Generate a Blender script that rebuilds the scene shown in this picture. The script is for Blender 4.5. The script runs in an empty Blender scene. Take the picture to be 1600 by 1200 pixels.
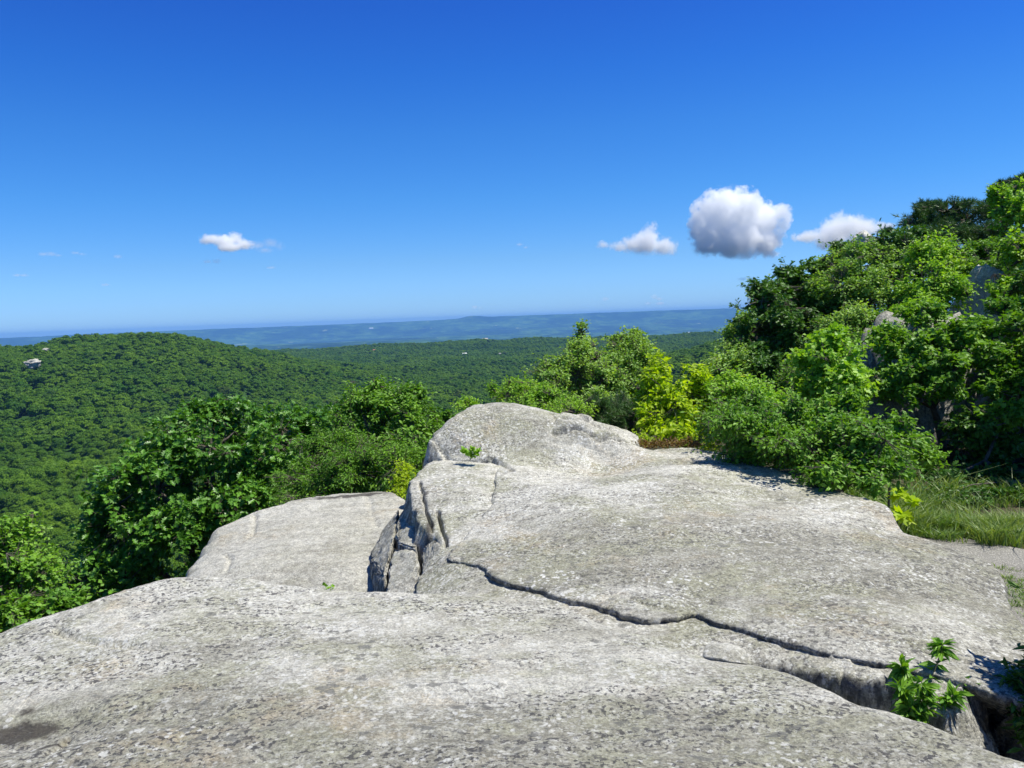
import bpy, math, random
import numpy as np
from mathutils import Matrix, Vector

SC = bpy.context.scene
COL = SC.collection
rng = np.random.default_rng(7)
random.seed(7)
rad = math.radians

# ------------------------------------------------------------------ camera, sky, sun, exposure
LENS = 30.0
F = 1600 * LENS / 36.0                # focal length in pixels of the 1600 px wide photograph
PITCH, ROLL = 4.43, -2.14
cam_d = bpy.data.cameras.new("camera")
cam_d.lens = LENS
cam_d.sensor_width = 36.0
cam_d.clip_start = 0.05
cam_d.clip_end = 250000.0
cam = bpy.data.objects.new("camera", cam_d)
COL.objects.link(cam)
RM = Matrix.Rotation(rad(90 - PITCH), 3, 'X') @ Matrix.Rotation(rad(ROLL), 3, 'Z')
cam.matrix_world = RM.to_4x4()        # the eye is the world origin; the rocks lie about 1.6 m below it
SC.camera = cam
R3 = np.array(RM)

SUN_EL, SUN_AZ = 63.0, 94.0           # azimuth clockwise from +Y (the view direction)
world = bpy.data.worlds.new("World")
SC.world = world
world.use_nodes = True
wn = world.node_tree.nodes
wl = world.node_tree.links
wn.clear()
w_out = wn.new("ShaderNodeOutputWorld")
w_bg = wn.new("ShaderNodeBackground")
w_sky = wn.new("ShaderNodeTexSky")
w_sky.sky_type = 'NISHITA'
w_sky.sun_disc = False
w_sky.sun_elevation = rad(SUN_EL)
w_sky.sun_rotation = rad(SUN_AZ)
w_sky.altitude = 600
w_sky.air_density = 1.0
w_sky.dust_density = 0.2
w_sky.ozone_density = 4.0
w_bg.inputs["Strength"].default_value = 0.108
w_hs = wn.new("ShaderNodeHueSaturation")
w_hs.inputs["Saturation"].default_value = 1.25
w_hs.inputs["Value"].default_value = 1.0
wl.new(w_sky.outputs[0], w_hs.inputs["Color"])
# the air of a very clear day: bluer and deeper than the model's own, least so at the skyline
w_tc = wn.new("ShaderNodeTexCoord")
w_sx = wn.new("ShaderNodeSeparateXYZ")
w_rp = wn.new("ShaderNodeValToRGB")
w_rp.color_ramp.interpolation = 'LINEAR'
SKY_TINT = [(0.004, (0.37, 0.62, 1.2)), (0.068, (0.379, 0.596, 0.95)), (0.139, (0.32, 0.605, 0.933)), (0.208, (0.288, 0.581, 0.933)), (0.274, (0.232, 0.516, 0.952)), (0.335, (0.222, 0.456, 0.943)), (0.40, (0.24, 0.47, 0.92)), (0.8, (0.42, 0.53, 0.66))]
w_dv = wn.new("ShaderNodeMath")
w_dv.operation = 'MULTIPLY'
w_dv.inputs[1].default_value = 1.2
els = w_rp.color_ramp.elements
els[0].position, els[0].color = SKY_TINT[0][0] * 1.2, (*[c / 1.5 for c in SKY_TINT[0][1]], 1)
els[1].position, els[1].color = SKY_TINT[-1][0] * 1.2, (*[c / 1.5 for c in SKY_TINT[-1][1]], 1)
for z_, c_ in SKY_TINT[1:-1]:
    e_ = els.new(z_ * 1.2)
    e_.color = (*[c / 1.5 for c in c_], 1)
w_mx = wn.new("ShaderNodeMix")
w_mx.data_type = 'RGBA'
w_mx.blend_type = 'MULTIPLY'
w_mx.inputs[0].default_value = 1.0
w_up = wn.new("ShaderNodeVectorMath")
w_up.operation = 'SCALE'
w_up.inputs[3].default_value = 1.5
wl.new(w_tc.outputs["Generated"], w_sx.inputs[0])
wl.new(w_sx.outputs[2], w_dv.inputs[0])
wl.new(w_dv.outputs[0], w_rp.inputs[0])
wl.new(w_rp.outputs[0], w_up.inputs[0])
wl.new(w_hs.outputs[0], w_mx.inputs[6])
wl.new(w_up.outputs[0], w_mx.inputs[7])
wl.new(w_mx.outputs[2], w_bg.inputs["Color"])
wl.new(w_bg.outputs[0], w_out.inputs["Surface"])

sun_d = bpy.data.lights.new("sun", 'SUN')
sun_d.energy = 4.6
sun_d.angle = rad(0.53)
sun_d.color = (1.0, 0.965, 0.86)
sun = bpy.data.objects.new("sun", sun_d)
COL.objects.link(sun)
SV = Vector((math.sin(rad(SUN_AZ)) * math.cos(rad(SUN_EL)), math.cos(rad(SUN_AZ)) * math.cos(rad(SUN_EL)), math.sin(rad(SUN_EL))))
sun.rotation_euler = SV.to_track_quat('Z', 'Y').to_euler()

SC.view_settings.view_transform = 'Standard'
SC.view_settings.look = 'None'
SC.view_settings.exposure = 0.55
SC.view_settings.gamma = 1.0
SC.render.engine = 'CYCLES'
cy = SC.cycles
cy.max_bounces = 44
cy.diffuse_bounces = 3
cy.glossy_bounces = 2
cy.transmission_bounces = 4
cy.volume_bounces = 42
cy.transparent_max_bounces = 4
cy.volume_max_steps = 512
cy.caustics_reflective = False
cy.caustics_refractive = False
cy.use_denoising = True
cy.sample_clamp_indirect = 4.0


# ------------------------------------------------------------------ helpers
def ray(px, py):
    return R3 @ np.array([(px - 800.0) / F, -(py - 600.0) / F, -1.0])


def P(px, py, depth):
    """world point seen at photograph pixel (px, py), `depth` metres ahead"""
    return ray(px, py) * depth


def PZ(px, py, z):
    """world point seen at (px, py) at height z below the eye"""
    d = ray(px, py)
    return d * (z / d[2])


def azpx(px):
    return np.arctan2(px - 800.0, F)


_G = np.array([[1, 1, 0], [-1, 1, 0], [1, -1, 0], [-1, -1, 0], [1, 0, 1], [-1, 0, 1], [1, 0, -1], [-1, 0, -1],
               [0, 1, 1], [0, -1, 1], [0, 1, -1], [0, -1, -1], [1, 1, 0], [-1, 1, 0], [0, -1, 1], [0, -1, -1]], float)


def _hash(i, j, k, seed):
    h = (i * 374761393 + j * 668265263 + k * 2147483647 + seed * 1274126177) & 0xFFFFFFFF
    h = ((h ^ (h >> 13)) * 1274126177) & 0xFFFFFFFF
    h = ((h ^ (h >> 16)) * 2246822519) & 0xFFFFFFFF
    return (h >> 15) & 15


def perlin(p, seed=0):
    p = np.asarray(p, float)
    i0 = np.floor(p).astype(np.int64)
    f = p - i0
    u = f * f * f * (f * (f * 6 - 15) + 10)
    out = 0.0
    for dx in (0, 1):
        wx = u[:, 0] if dx else 1 - u[:, 0]
        for dy in (0, 1):
            wy = u[:, 1] if dy else 1 - u[:, 1]
            for dz in (0, 1):
                wz = u[:, 2] if dz else 1 - u[:, 2]
                g = _G[_hash(i0[:, 0] + dx, i0[:, 1] + dy, i0[:, 2] + dz, seed)]
                out = out + wx * wy * wz * (g[:, 0] * (f[:, 0] - dx) + g[:, 1] * (f[:, 1] - dy) + g[:, 2] * (f[:, 2] - dz))
    return out


def fbm(p, octaves=4, seed=0, gain=0.5, ridged=False):
    p = np.asarray(p, float)
    a, s = 1.0, 0.0
    for o in range(octaves):
        n = perlin(p * (2.03 ** o) + 17.3 * o, seed + o)
        s = s + a * ((0.5 - np.abs(n)) if ridged else n)
        a *= gain
    return s


def v3(x, y, z=0.0):
    return np.stack([np.broadcast_to(x, np.shape(y)) if np.ndim(x) == 0 else x, y, np.broadcast_to(z, np.shape(y))], -1)


def sstep(a, b, x):
    t = np.clip((np.asarray(x, float) - a) / (b - a), 0, 1)
    return t * t * (3 - 2 * t)


def softplus(x, k=1.0):
    x = np.asarray(x, float) * k
    return np.where(x > 30, x, np.log1p(np.exp(np.minimum(x, 30)))) / k


def np_mesh(name, verts, loops, sizes, mat, smooth=False, attrs=None, parent=None):
    """a mesh object from flat numpy arrays"""
    me = bpy.data.meshes.new(name)
    verts = np.asarray(verts, np.float32)
    loops = np.asarray(loops, np.int32).ravel()
    sizes = np.asarray(sizes, np.int32)
    me.vertices.add(len(verts))
    me.vertices.foreach_set("co", verts.ravel())
    if len(sizes):
        me.loops.add(len(loops))
        me.loops.foreach_set("vertex_index", loops)
        me.polygons.add(len(sizes))
        starts = np.concatenate([[0], np.cumsum(sizes)[:-1]]).astype(np.int32)
        me.polygons.foreach_set("loop_start", starts)
        me.polygons.foreach_set("use_smooth", np.full(len(sizes), smooth, bool))
    for k, a in (attrs or {}).items():
        at = me.attributes.new(k, 'FLOAT', 'POINT')
        at.data.foreach_set("value", np.asarray(a, np.float32))
    me.update(calc_edges=True)
    me.validate()
    if mat:
        me.materials.append(mat)
    o = bpy.data.objects.new(name, me)
    COL.objects.link(o)
    if parent is not None:
        o.parent = parent
    return o


def tag(o, label=None, cat=None, group=None, kind=None):
    if label:
        o["label"] = label
    if cat:
        o["category"] = cat
    if group:
        o["group"] = group
    if kind:
        o["kind"] = kind
    return o


def empty(name, loc):
    o = bpy.data.objects.new(name, None)
    o.empty_display_size = 0.3
    o.location = loc
    COL.objects.link(o)
    return o


class MB:
    """collects vertices and faces for one mesh"""

    def __init__(self):
        self.v, self.l, self.s, self.a, self.n = [], [], [], [], 0

    def add(self, verts, faces, size, attr=None):
        verts = np.asarray(verts, float).reshape(-1, 3)
        faces = np.asarray(faces, np.int64).reshape(-1, size)
        self.v.append(verts)
        self.l.append((faces + self.n).ravel())
        self.s.append(np.full(len(faces), size))
        self.a.append(np.zeros(len(verts)) if attr is None else attr)
        self.n += len(verts)

    def tube(self, pts, radii, sides=6):
        pts = np.asarray(pts, float)
        m = len(pts)
        t = np.gradient(pts, axis=0)
        t /= np.linalg.norm(t, axis=1)[:, None] + 1e-9
        ref = np.array([0.31, 0.87, 0.2])
        x = np.cross(t, ref)
        x /= np.linalg.norm(x, axis=1)[:, None] + 1e-9
        y = np.cross(t, x)
        a = np.linspace(0, 2 * np.pi, sides, endpoint=False)
        ring = pts[:, None] + np.asarray(radii)[:, None, None] * (np.cos(a)[None, :, None] * x[:, None] + np.sin(a)[None, :, None] * y[:, None])
        i = np.arange(m - 1)[:, None] * sides
        j = np.arange(sides)[None]
        f = np.stack([i + j, i + (j + 1) % sides, i + sides + (j + 1) % sides, i + sides + j], -1).reshape(-1, 4)
        self.add(ring.reshape(-1, 3), f, 4)

    def twigs(self, A, B, r0, r1):
        """many straight three-sided twigs at once"""
        A, B = np.asarray(A, float), np.asarray(B, float)
        t = B - A
        t /= np.linalg.norm(t, axis=1)[:, None] + 1e-9
        x = np.cross(t, np.array([0.3, 0.2, 0.93]))
        x /= np.linalg.norm(x, axis=1)[:, None] + 1e-9
        y = np.cross(t, x)
        vs = []
        for base, r in ((A, r0), (B, r1)):
            for k in range(3):
                a = 2 * np.pi * k / 3
                vs.append(base + r * (math.cos(a) * x + math.sin(a) * y))
        V = np.stack(vs, 1).reshape(-1, 3)
        n = np.arange(len(A))[:, None] * 6
        f = np.concatenate([n + np.array([[k, (k + 1) % 3, 3 + (k + 1) % 3, 3 + k]]) for k in range(3)], 0)
        self.add(V, f, 4)

    def leaves(self, tmpl, pos, d, nrm, size, attr):
        tv, tf = tmpl
        d = d / (np.linalg.norm(d, axis=1)[:, None] + 1e-9)
        z = nrm - (nrm * d).sum(1)[:, None] * d
        z /= np.linalg.norm(z, axis=1)[:, None] + 1e-9
        x = np.cross(d, z)
        s = np.broadcast_to(size, (len(pos),))
        V = pos[:, None] + s[:, None, None] * (tv[None, :, 0:1] * x[:, None] + tv[None, :, 1:2] * d[:, None] + tv[None, :, 2:3] * z[:, None])
        k = len(tv)
        base = np.arange(len(pos)) * k
        V = V.reshape(-1, 3)
        at = np.repeat(attr, k)
        first = True
        for face in tf:
            f = base[:, None] + np.array(face)[None]
            if first:
                self.add(V, f, len(face), at)
                first = False
            else:
                self.l.append((f + self.n - len(V)).ravel())
                self.s.append(np.full(len(f), len(face)))

    def build(self, name, mat, parent=None, smooth=False, offset=None, attr=None):
        v = np.concatenate(self.v)
        if offset is not None:
            v = v - np.asarray(offset)
        return np_mesh(name, v, np.concatenate(self.l), np.concatenate(self.s), mat, smooth,
                       {attr: np.concatenate(self.a)} if attr else None, parent)


# ------------------------------------------------------------------ materials
class NT:
    def __init__(self, name):
        self.m = bpy.data.materials.new(name)
        self.m.use_nodes = True
        self.t = self.m.node_tree
        self.t.nodes.clear()

    def n(self, kind, **kw):
        nd = self.t.nodes.new("ShaderNode" + kind)
        for k, v in kw.items():
            setattr(nd, k, v)
        return nd

    def link(self, a, b):
        self.t.links.new(a, b)

    def val(self, sock, v):
        if hasattr(v, "is_linked"):
            self.link(v, sock)
        elif isinstance(v, tuple) and len(v) == 3 and sock.type == 'RGBA':
            sock.default_value = (*v, 1)
        else:
            sock.default_value = v

    def noise(self, co, scale, detail=4, rough=0.55, out="Fac", dist=0.0):
        nd = self.n("TexNoise")
        if co is not None:
            self.link(co, nd.inputs["Vector"])
        nd.inputs["Scale"].default_value = scale
        nd.inputs["Detail"].default_value = detail
        nd.inputs["Roughness"].default_value = rough
        nd.inputs["Distortion"].default_value = dist
        return nd.outputs[out]

    def voro(self, co, scale, out="Distance", feature='F1', rnd=1.0):
        nd = self.n("TexVoronoi", feature=feature)
        self.link(co, nd.inputs["Vector"])
        nd.inputs["Scale"].default_value = scale
        nd.inputs["Randomness"].default_value = rnd
        return nd.outputs[out]

    def ramp(self, x, a, b, lo=0.0, hi=1.0):
        nd = self.n("MapRange", interpolation_type='SMOOTHSTEP')
        self.link(x, nd.inputs[0])
        nd.inputs[1].default_value = a
        nd.inputs[2].default_value = b
        nd.inputs[3].default_value = lo
        nd.inputs[4].default_value = hi
        return nd.outputs[0]

    def mix(self, f, a, b, blend='MIX'):
        nd = self.n("Mix", data_type='RGBA', blend_type=blend)
        self.val(nd.inputs["Factor"], f)
        self.val(nd.inputs[6], a)
        self.val(nd.inputs[7], b)
        return nd.outputs[2]

    def math(self, op, a, b=0.0):
        nd = self.n("Math", operation=op)
        self.val(nd.inputs[0], a)
        self.val(nd.inputs[1], b)
        return nd.outputs[0]

    def scale(self, co, v):
        nd = self.n("VectorMath", operation='MULTIPLY')
        self.link(co, nd.inputs[0])
        nd.inputs[1].default_value = v
        return nd.outputs[0]

    def out(self, shader, vol=False):
        o = self.n("OutputMaterial")
        self.link(shader, o.inputs["Volume" if vol else "Surface"])
        return self.m


def rock_mat(name, light=1.0, green=0.5, dark=0.5, white=0.5, seed=0.0, streak=0.75):
    t = NT(name)
    geo = t.n("NewGeometry")
    mp = t.n("VectorMath", operation='ADD')
    t.link(geo.outputs["Position"], mp.inputs[0])
    mp.inputs[1].default_value = (seed, seed * 1.7, seed * 0.3)
    co = mp.outputs[0]
    band = t.scale(co, (0.75, 1.0, 1.4))
    k = light
    li = t.n("Attribute", attribute_name="lichen")
    zone = t.ramp(t.math('SUBTRACT', t.noise(band, 0.8, 7, 0.66), t.math('MULTIPLY', li.outputs["Fac"], 0.22)), 0.40, 0.56)
    base = t.mix(zone, (0.42 * k, 0.405 * k, 0.33 * k), (0.66 * k, 0.64 * k, 0.56 * k))
    base = t.mix(t.ramp(t.noise(t.scale(co, (0.5, 2.2, 1)), 3.2, 8, 0.7), 0.44, 0.60, 0, 0.55), base, t.mix(1.0, base, (0.70, 0.69, 0.66), 'MULTIPLY'))
    # sage green crust lichen in broad patches
    g = t.math('MULTIPLY', t.ramp(t.noise(band, 1.9, 9, 0.72), 0.47, 0.56), green)
    base = t.mix(g, base, (0.40 * k, 0.395 * k, 0.275 * k))
    # ochre and pinkish tints
    base = t.mix(t.ramp(t.noise(co, 1.1, 8, 0.72), 0.55, 0.66, 0, 0.40), base, (0.56 * k, 0.44 * k, 0.27 * k))
    # mottling of mineral grains, centimetres and millimetres
    base = t.mix(t.ramp(t.noise(co, 16, 10, 0.80), 0.43, 0.56), t.mix(1.0, base, (0.72, 0.715, 0.71), 'MULTIPLY'), base)
    base = t.mix(t.ramp(t.noise(co, 75, 5, 0.75), 0.38, 0.60), t.mix(1.0, base, (0.62, 0.62, 0.62), 'MULTIPLY'), t.mix(1.0, base, (1.10, 1.10, 1.10), 'MULTIPLY'))
    # white crust, clumped
    wob = t.mix(0.05, co, t.noise(co, 22, 4, 0.6, "Color"))
    spot = t.ramp(t.voro(wob, 27), 0.24, 0.38, 1, 0)
    spot2 = t.ramp(t.voro(wob, 46), 0.26, 0.36, 1, 0)
    clump = t.ramp(t.noise(co, 2.0, 9, 0.80), 0.48, 0.57)
    clump2 = t.math('MULTIPLY', t.ramp(t.noise(band, 2.3, 9, 0.82), 0.45, 0.54), t.math('ADD', 0.55, t.math('MULTIPLY', zone, 0.45)))
    base = t.mix(t.math('MULTIPLY', t.math('MULTIPLY', spot2, clump2), white), base, (0.78, 0.775, 0.72))
    base = t.mix(t.math('MULTIPLY', t.math('MULTIPLY', spot, clump), white), base, (0.80, 0.79, 0.74))
    fl = t.ramp(t.noise(co, 30, 8, 0.75), 0.53, 0.60)
    flm = t.math('MULTIPLY', t.ramp(t.noise(band, 1.5, 6, 0.7), 0.42, 0.54, 0.25, 1), t.math('ADD', 0.45, t.math('MULTIPLY', zone, 0.55)))
    base = t.mix(t.math('MULTIPLY', t.math('MULTIPLY', fl, flm), 0.9 * white), base, (0.78, 0.77, 0.71))
    # grey rosettes of darker lichen, 3-10 cm
    wob2 = t.mix(0.10, co, t.noise(co, 14, 6, 0.65, "Color"))
    ros = t.ramp(t.voro(t.scale(wob2, (0.8, 1.2, 1)), 11), 0.23, 0.28, 1, 0)
    ros = t.math('MAXIMUM', ros, t.ramp(t.voro(t.scale(wob2, (0.9, 1.3, 1)), 21), 0.20, 0.26, 1, 0))
    rosm = t.ramp(t.math('ADD', t.noise(co, 1.5, 8, 0.75), t.math('MULTIPLY', li.outputs["Fac"], 0.07)), 0.52, 0.57)
    base = t.mix(t.math('MULTIPLY', t.math('MULTIPLY', ros, rosm), 0.85 * dark), base, t.mix(t.noise(co, 60, 4, 0.7), (0.10, 0.10, 0.095), (0.27, 0.27, 0.24)))
    # blackish pepper spots, clumped in belts
    pep = t.ramp(t.noise(co, 40, 5, 0.62), 0.54, 0.575)
    pepm = t.ramp(t.math('ADD', t.noise(t.scale(co, (0.6, 1.4, 1)), 1.3, 7, 0.75), t.math('MULTIPLY', li.outputs["Fac"], 0.05)), 0.465, 0.545)
    base = t.mix(t.math('MULTIPLY', t.math('MULTIPLY', pep, pepm), 0.95 * dark), base, (0.07, 0.067, 0.07))
    # black lichen streaks on the steep weathered faces
    sep = t.n("SeparateXYZ")
    t.link(geo.outputs["Normal"], sep.inputs[0])
    steep = t.ramp(sep.outputs[2], 0.25, 0.62, 1, 0)
    stre = t.ramp(t.noise(t.scale(co, (1, 1, 0.22)), 16, 7, 0.7), 0.44, 0.58)
    base = t.mix(t.math('MULTIPLY', t.math('MULTIPLY', steep, stre), streak), base, (0.075, 0.078, 0.085))
    # brown-black stains of their own shape, stored on the mesh
    at = t.n("Attribute", attribute_name="stain")
    stn = t.ramp(t.math('ADD', at.outputs["Fac"], t.math('MULTIPLY', t.math('SUBTRACT', t.noise(co, 9, 7, 0.7), 0.5), 1.3)), 0.40, 0.75, 0, 0.88)
    base = t.mix(stn, base, t.mix(t.noise(co, 20, 5, 0.7), (0.025, 0.025, 0.028), (0.10, 0.08, 0.06)))
    bs = t.n("BsdfPrincipled")
    t.link(base, bs.inputs["Base Color"])
    bs.inputs["Roughness"].default_value = 0.86
    bs.inputs["Specular IOR Level"].default_value = 0.3
    b1 = t.n("Bump")
    b1.inputs["Strength"].default_value = 1.0
    b1.inputs["Distance"].default_value = 0.02
    hh = t.math('ADD', t.math('MULTIPLY', t.noise(band, 22, 10, 0.75), 1.7), t.math('MULTIPLY', t.noise(co, 90, 6, 0.75), 0.45))
    t.link(hh, b1.inputs["Height"])
    t.link(b1.outputs[0], bs.inputs["Normal"])
    return t.out(bs.outputs[0])


def leaf_mat(name, c0, c1, trans=0.35, rough=0.45, spec=0.5, tcol=None):
    """leaf blade: hue varies from leaf to leaf between c0 and c1"""
    t = NT(name)
    at = t.n("Attribute", attribute_name="tint")
    col = t.mix(at.outputs["Fac"], c0, c1)
    bs = t.n("BsdfPrincipled")
    t.link(col, bs.inputs["Base Color"])
    bs.inputs["Roughness"].default_value = rough
    bs.inputs["Specular IOR Level"].default_value = spec
    tr = t.n("BsdfTranslucent")
    t.link(t.mix(1.0, col, tcol or (1.5, 1.5, 0.45), 'MULTIPLY'), tr.inputs["Color"])
    mx = t.n("MixShader")
    mx.inputs[0].default_value = trans
    t.link(bs.outputs[0], mx.inputs[1])
    t.link(tr.outputs[0], mx.inputs[2])
    return t.out(mx.outputs[0])


def plain_mat(name, c0, c1, scale=8.0, rough=0.85, bump=0.3, bscale=30.0):
    t = NT(name)
    co = t.n("NewGeometry").outputs["Position"]
    bs = t.n("BsdfPrincipled")
    t.link(t.mix(t.ramp(t.noise(co, scale, 6, 0.65), 0.35, 0.65), c0, c1), bs.inputs["Base Color"])
    bs.inputs["Roughness"].default_value = rough
    b = t.n("Bump")
    b.inputs["Strength"].default_value = bump
    b.inputs["Distance"].default_value = 0.02
    t.link(t.noise(co, bscale, 6, 0.7), b.inputs["Height"])
    t.link(b.outputs[0], bs.inputs["Normal"])
    return t.out(bs.outputs[0])


M_near = rock_mat("foreground_granite", 1.20, 0.6, 0.9, 0.8, 0.0)
M_slab = rock_mat("slab_granite", 1.10, 0.75, 0.7, 1.0, 31.0)
M_knob = rock_mat("knob_granite", 1.05, 0.35, 0.45, 0.6, 57.0)
M_left = rock_mat("lower_slab_granite", 1.0, 0.18, 0.22, 0.35, 83.0)
M_block = rock_mat("broken_granite", 1.0, 0.25, 0.6, 0.5, 12.0)
M_pale = rock_mat("pale_conglomerate", 1.3, 0.05, 0.2, 0.7, 44.0, 0.12)
M_bark = plain_mat("bark", (0.06, 0.05, 0.038), (0.13, 0.11, 0.085), 14)
M_stem = plain_mat("green_stem", (0.07, 0.09, 0.03), (0.13, 0.12, 0.06), 14)
L_oak = leaf_mat("oak_leaf", (0.055, 0.165, 0.014), (0.130, 0.300, 0.028), 0.22, 0.42, 0.4)
L_green = leaf_mat("green_leaf", (0.087, 0.222, 0.019), (0.202, 0.383, 0.034), 0.30, 0.5, 0.35)
L_light = leaf_mat("light_green_leaf", (0.178, 0.369, 0.030), (0.342, 0.547, 0.052), 0.34, 0.5, 0.35)
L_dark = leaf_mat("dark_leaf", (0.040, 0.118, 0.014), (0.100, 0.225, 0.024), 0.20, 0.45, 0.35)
L_yellow = leaf_mat("yellow_green_leaf", (0.286, 0.429, 0.013), (0.462, 0.594, 0.022), 0.45, 0.5, 0.35)
L_grey = leaf_mat("birch_leaf", (0.157, 0.314, 0.046), (0.314, 0.480, 0.100), 0.35, 0.48, 0.35)
L_pine = leaf_mat("pine_needle", (0.036, 0.096, 0.022), (0.078, 0.174, 0.034), 0.15, 0.5)
L_red = leaf_mat("russet_leaf", (0.17, 0.065, 0.022), (0.20, 0.17, 0.035), 0.25, 0.6)
L_grass = leaf_mat("grass_blade", (0.086, 0.187, 0.031), (0.250, 0.328, 0.094), 0.35, 0.5)


# ------------------------------------------------------------------ the lie of the land
_VR = np.array([0, 15, 40, 100, 250, 450, 900, 1500, 2300, 2800, 3300, 4500, 6500, 9000, 17000, 20500, 21500, 25000.])
_VZ = np.array([-2.6, -8, -20, -42, -78, -93, -99, -100, -93, -83, -104, -200, -290, -310, -300, -300, -300, -330.])


def valley(x, y):
    r = np.hypot(x, y)
    az = np.arctan2(x, y)
    z = np.interp(np.log(r + 1), np.log(_VR + 1), _VZ)
    hp = np.array([-700, -300, 0, 120, 220, 280, 350, 430, 520, 650, 800.])
    hv = np.array([48, 68, 76, 82, 85, 82, 64, 45, 27, 9, 0.])
    hill = np.interp(az, azpx(hp), hv) * sstep(330, 1180, r) * (1 - sstep(1300, 2000, r))
    rp = np.array([840, 950, 1050, 1110, 1300, 1900.])
    rv = np.array([0, 14, 40, 48, 62, 75.])
    hill = hill + np.interp(az, azpx(rp), rv) * sstep(350, 900, r) * (1 - sstep(1000, 1700, r))
    # the far range: a low step with a knob near the middle, higher to the right
    fp = np.array([-400, 0, 250, 500, 620, 700, 722, 735, 752, 775, 800, 900, 1000, 1160, 1400])
    fv = np.array([-60, -30, -22, -12, 0, 14, 30, 76, 78, 44, 44, 40, 34, 20, 0.])
    wv = perlin(np.stack([az * 55, 0 * r, 0 * r], -1), 31) * 9 + perlin(np.stack([az * 160, 0 * r, 0 * r], -1), 32) * 4
    hill = hill + (300 + np.interp(az, azpx(fp), fv) + wv) * sstep(17200, 20600, r) * (1 - sstep(21200, 24500, r))
    q = np.stack([x, y, 0 * x], -1)
    und = perlin(q / 180.0, 3) * 7 * sstep(150, 500, r) * (1 - sstep(2900, 3600, r))
    und = und + (perlin(q / 85.0, 21) * 6 + perlin(q / 38.0, 22) * 1.2) * sstep(150, 400, r) * (1 - sstep(2400, 3300, r))
    und = und + perlin(q / 620.0, 5) * 9 * sstep(600, 1500, r)
    qx = q * np.array([0.35, 1.0, 1.0])
    und = und + (perlin(qx / 2300.0, 6) * 120 + perlin(q / 700.0, 8) * 14 + perlin(q / 260.0, 9) * 6) * sstep(4500, 9000, r) * (1 - 0.75 * sstep(17500, 20500, r))
    return z + hill + und


def ground(x, y):
    x = np.asarray(x, float)
    y = np.asarray(y, float)
    r = np.hypot(x, y)
    s = (-1.6 + 0.24 * y) - x                     # metres to the left of the brink
    near = -2.32 - 0.62 * softplus(s - 0.6, 1.2)
    near = near + 0.16 * softplus(x - 5.5, 1.0) * sstep(8.5, 15, y) - 0.035 * softplus(y - 24, 0.5)
    near = near + perlin(np.stack([x, y, 0 * x], -1) * 0.6, 2) * 0.06
    w = sstep(26, 95, r)
    near = np.where(y < 0, near + 0.0 * y, near)
    return near * (1 - w) + valley(x, y) * w


def g1(x, y):
    return float(ground(np.array([x]), np.array([y]))[0])


def build_terrain():
    t = NT("terrain_soil_and_distant_woods")
    geo = t.n("NewGeometry")
    co = geo.outputs["Position"]
    ln = t.n("VectorMath", operation='LENGTH')
    t.link(co, ln.inputs[0])
    far = t.ramp(ln.outputs["Value"], 2900, 3600)
    nearc = t.mix(t.ramp(t.noise(co, 3, 7, 0.7), 0.35, 0.65), (0.030, 0.028, 0.016), (0.085, 0.075, 0.045))
    nearc = t.mix(t.ramp(t.noise(co, 7, 6, 0.7), 0.5, 0.65, 0, 0.7), nearc, (0.035, 0.065, 0.015))
    flat = t.scale(co, (1, 1, 0))
    nearc = t.mix(t.ramp(ln.outputs["Value"], 25, 45), nearc, (0.030, 0.070, 0.014))
    woods = t.mix(t.ramp(t.noise(flat, 0.004, 9, 0.75), 0.40, 0.60), (0.010, 0.045, 0.008), (0.075, 0.150, 0.028))
    woods = t.mix(t.ramp(t.noise(t.scale(flat, (0.7, 0.45, 1)), 0.0011, 6, 0.68), 0.43, 0.57), t.mix(1.0, woods, (0.22, 0.32, 0.35), 'MULTIPLY'), woods)
    fld = t.ramp(t.noise(t.scale(flat, (1.0, 0.5, 1)), 0.0024, 6, 0.7), 0.63, 0.66)
    woods = t.mix(t.math('MULTIPLY', fld, 0.8), woods, (0.30, 0.34, 0.14))
    bs = t.n("BsdfPrincipled")
    t.link(t.mix(far, nearc, woods), bs.inputs["Base Color"])
    bs.inputs["Roughness"].default_value = 0.95
    bs.inputs["Specular IOR Level"].default_value = 0.1
    m = t.out(bs.outputs[0])
    az = np.concatenate([np.linspace(-180, -62, 30), np.linspace(-60, 60, 481), np.linspace(62, 180, 30)[:-1]])
    az = np.radians(az)
    r = np.concatenate([np.array([0.6]), np.geomspace(1.2, 120, 110), np.geomspace(124, 4000, 120), np.geomspace(4150, 25000, 260)])
    A, RR = np.meshgrid(az, r)
    X, Y = (RR * np.sin(A)).ravel(), (RR * np.cos(A)).ravel()
    Z = ground(X, Y)
    V = np.stack([X, Y, Z], -1)
    nr, na = RR.shape
    i = np.arange(nr - 1)[:, None] * na
    j = np.arange(na)[None]
    f = np.stack([i + j, i + (j + 1) % na, i + na + (j + 1) % na, i + na + j], -1).reshape(-1, 4)
    V = np.concatenate([V, [[0, 0, g1(0, 0.01)]]])
    cap = np.stack([np.arange(na), np.full(na, len(V) - 1), (np.arange(na) + 1) % na], -1)
    o = np_mesh("terrain", V, np.concatenate([f.ravel(), cap[:, ::-1].ravel()]), np.concatenate([np.full(len(f), 4), np.full(na, 3)]), m, True)
    o["kind"] = "structure"


build_terrain()


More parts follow.
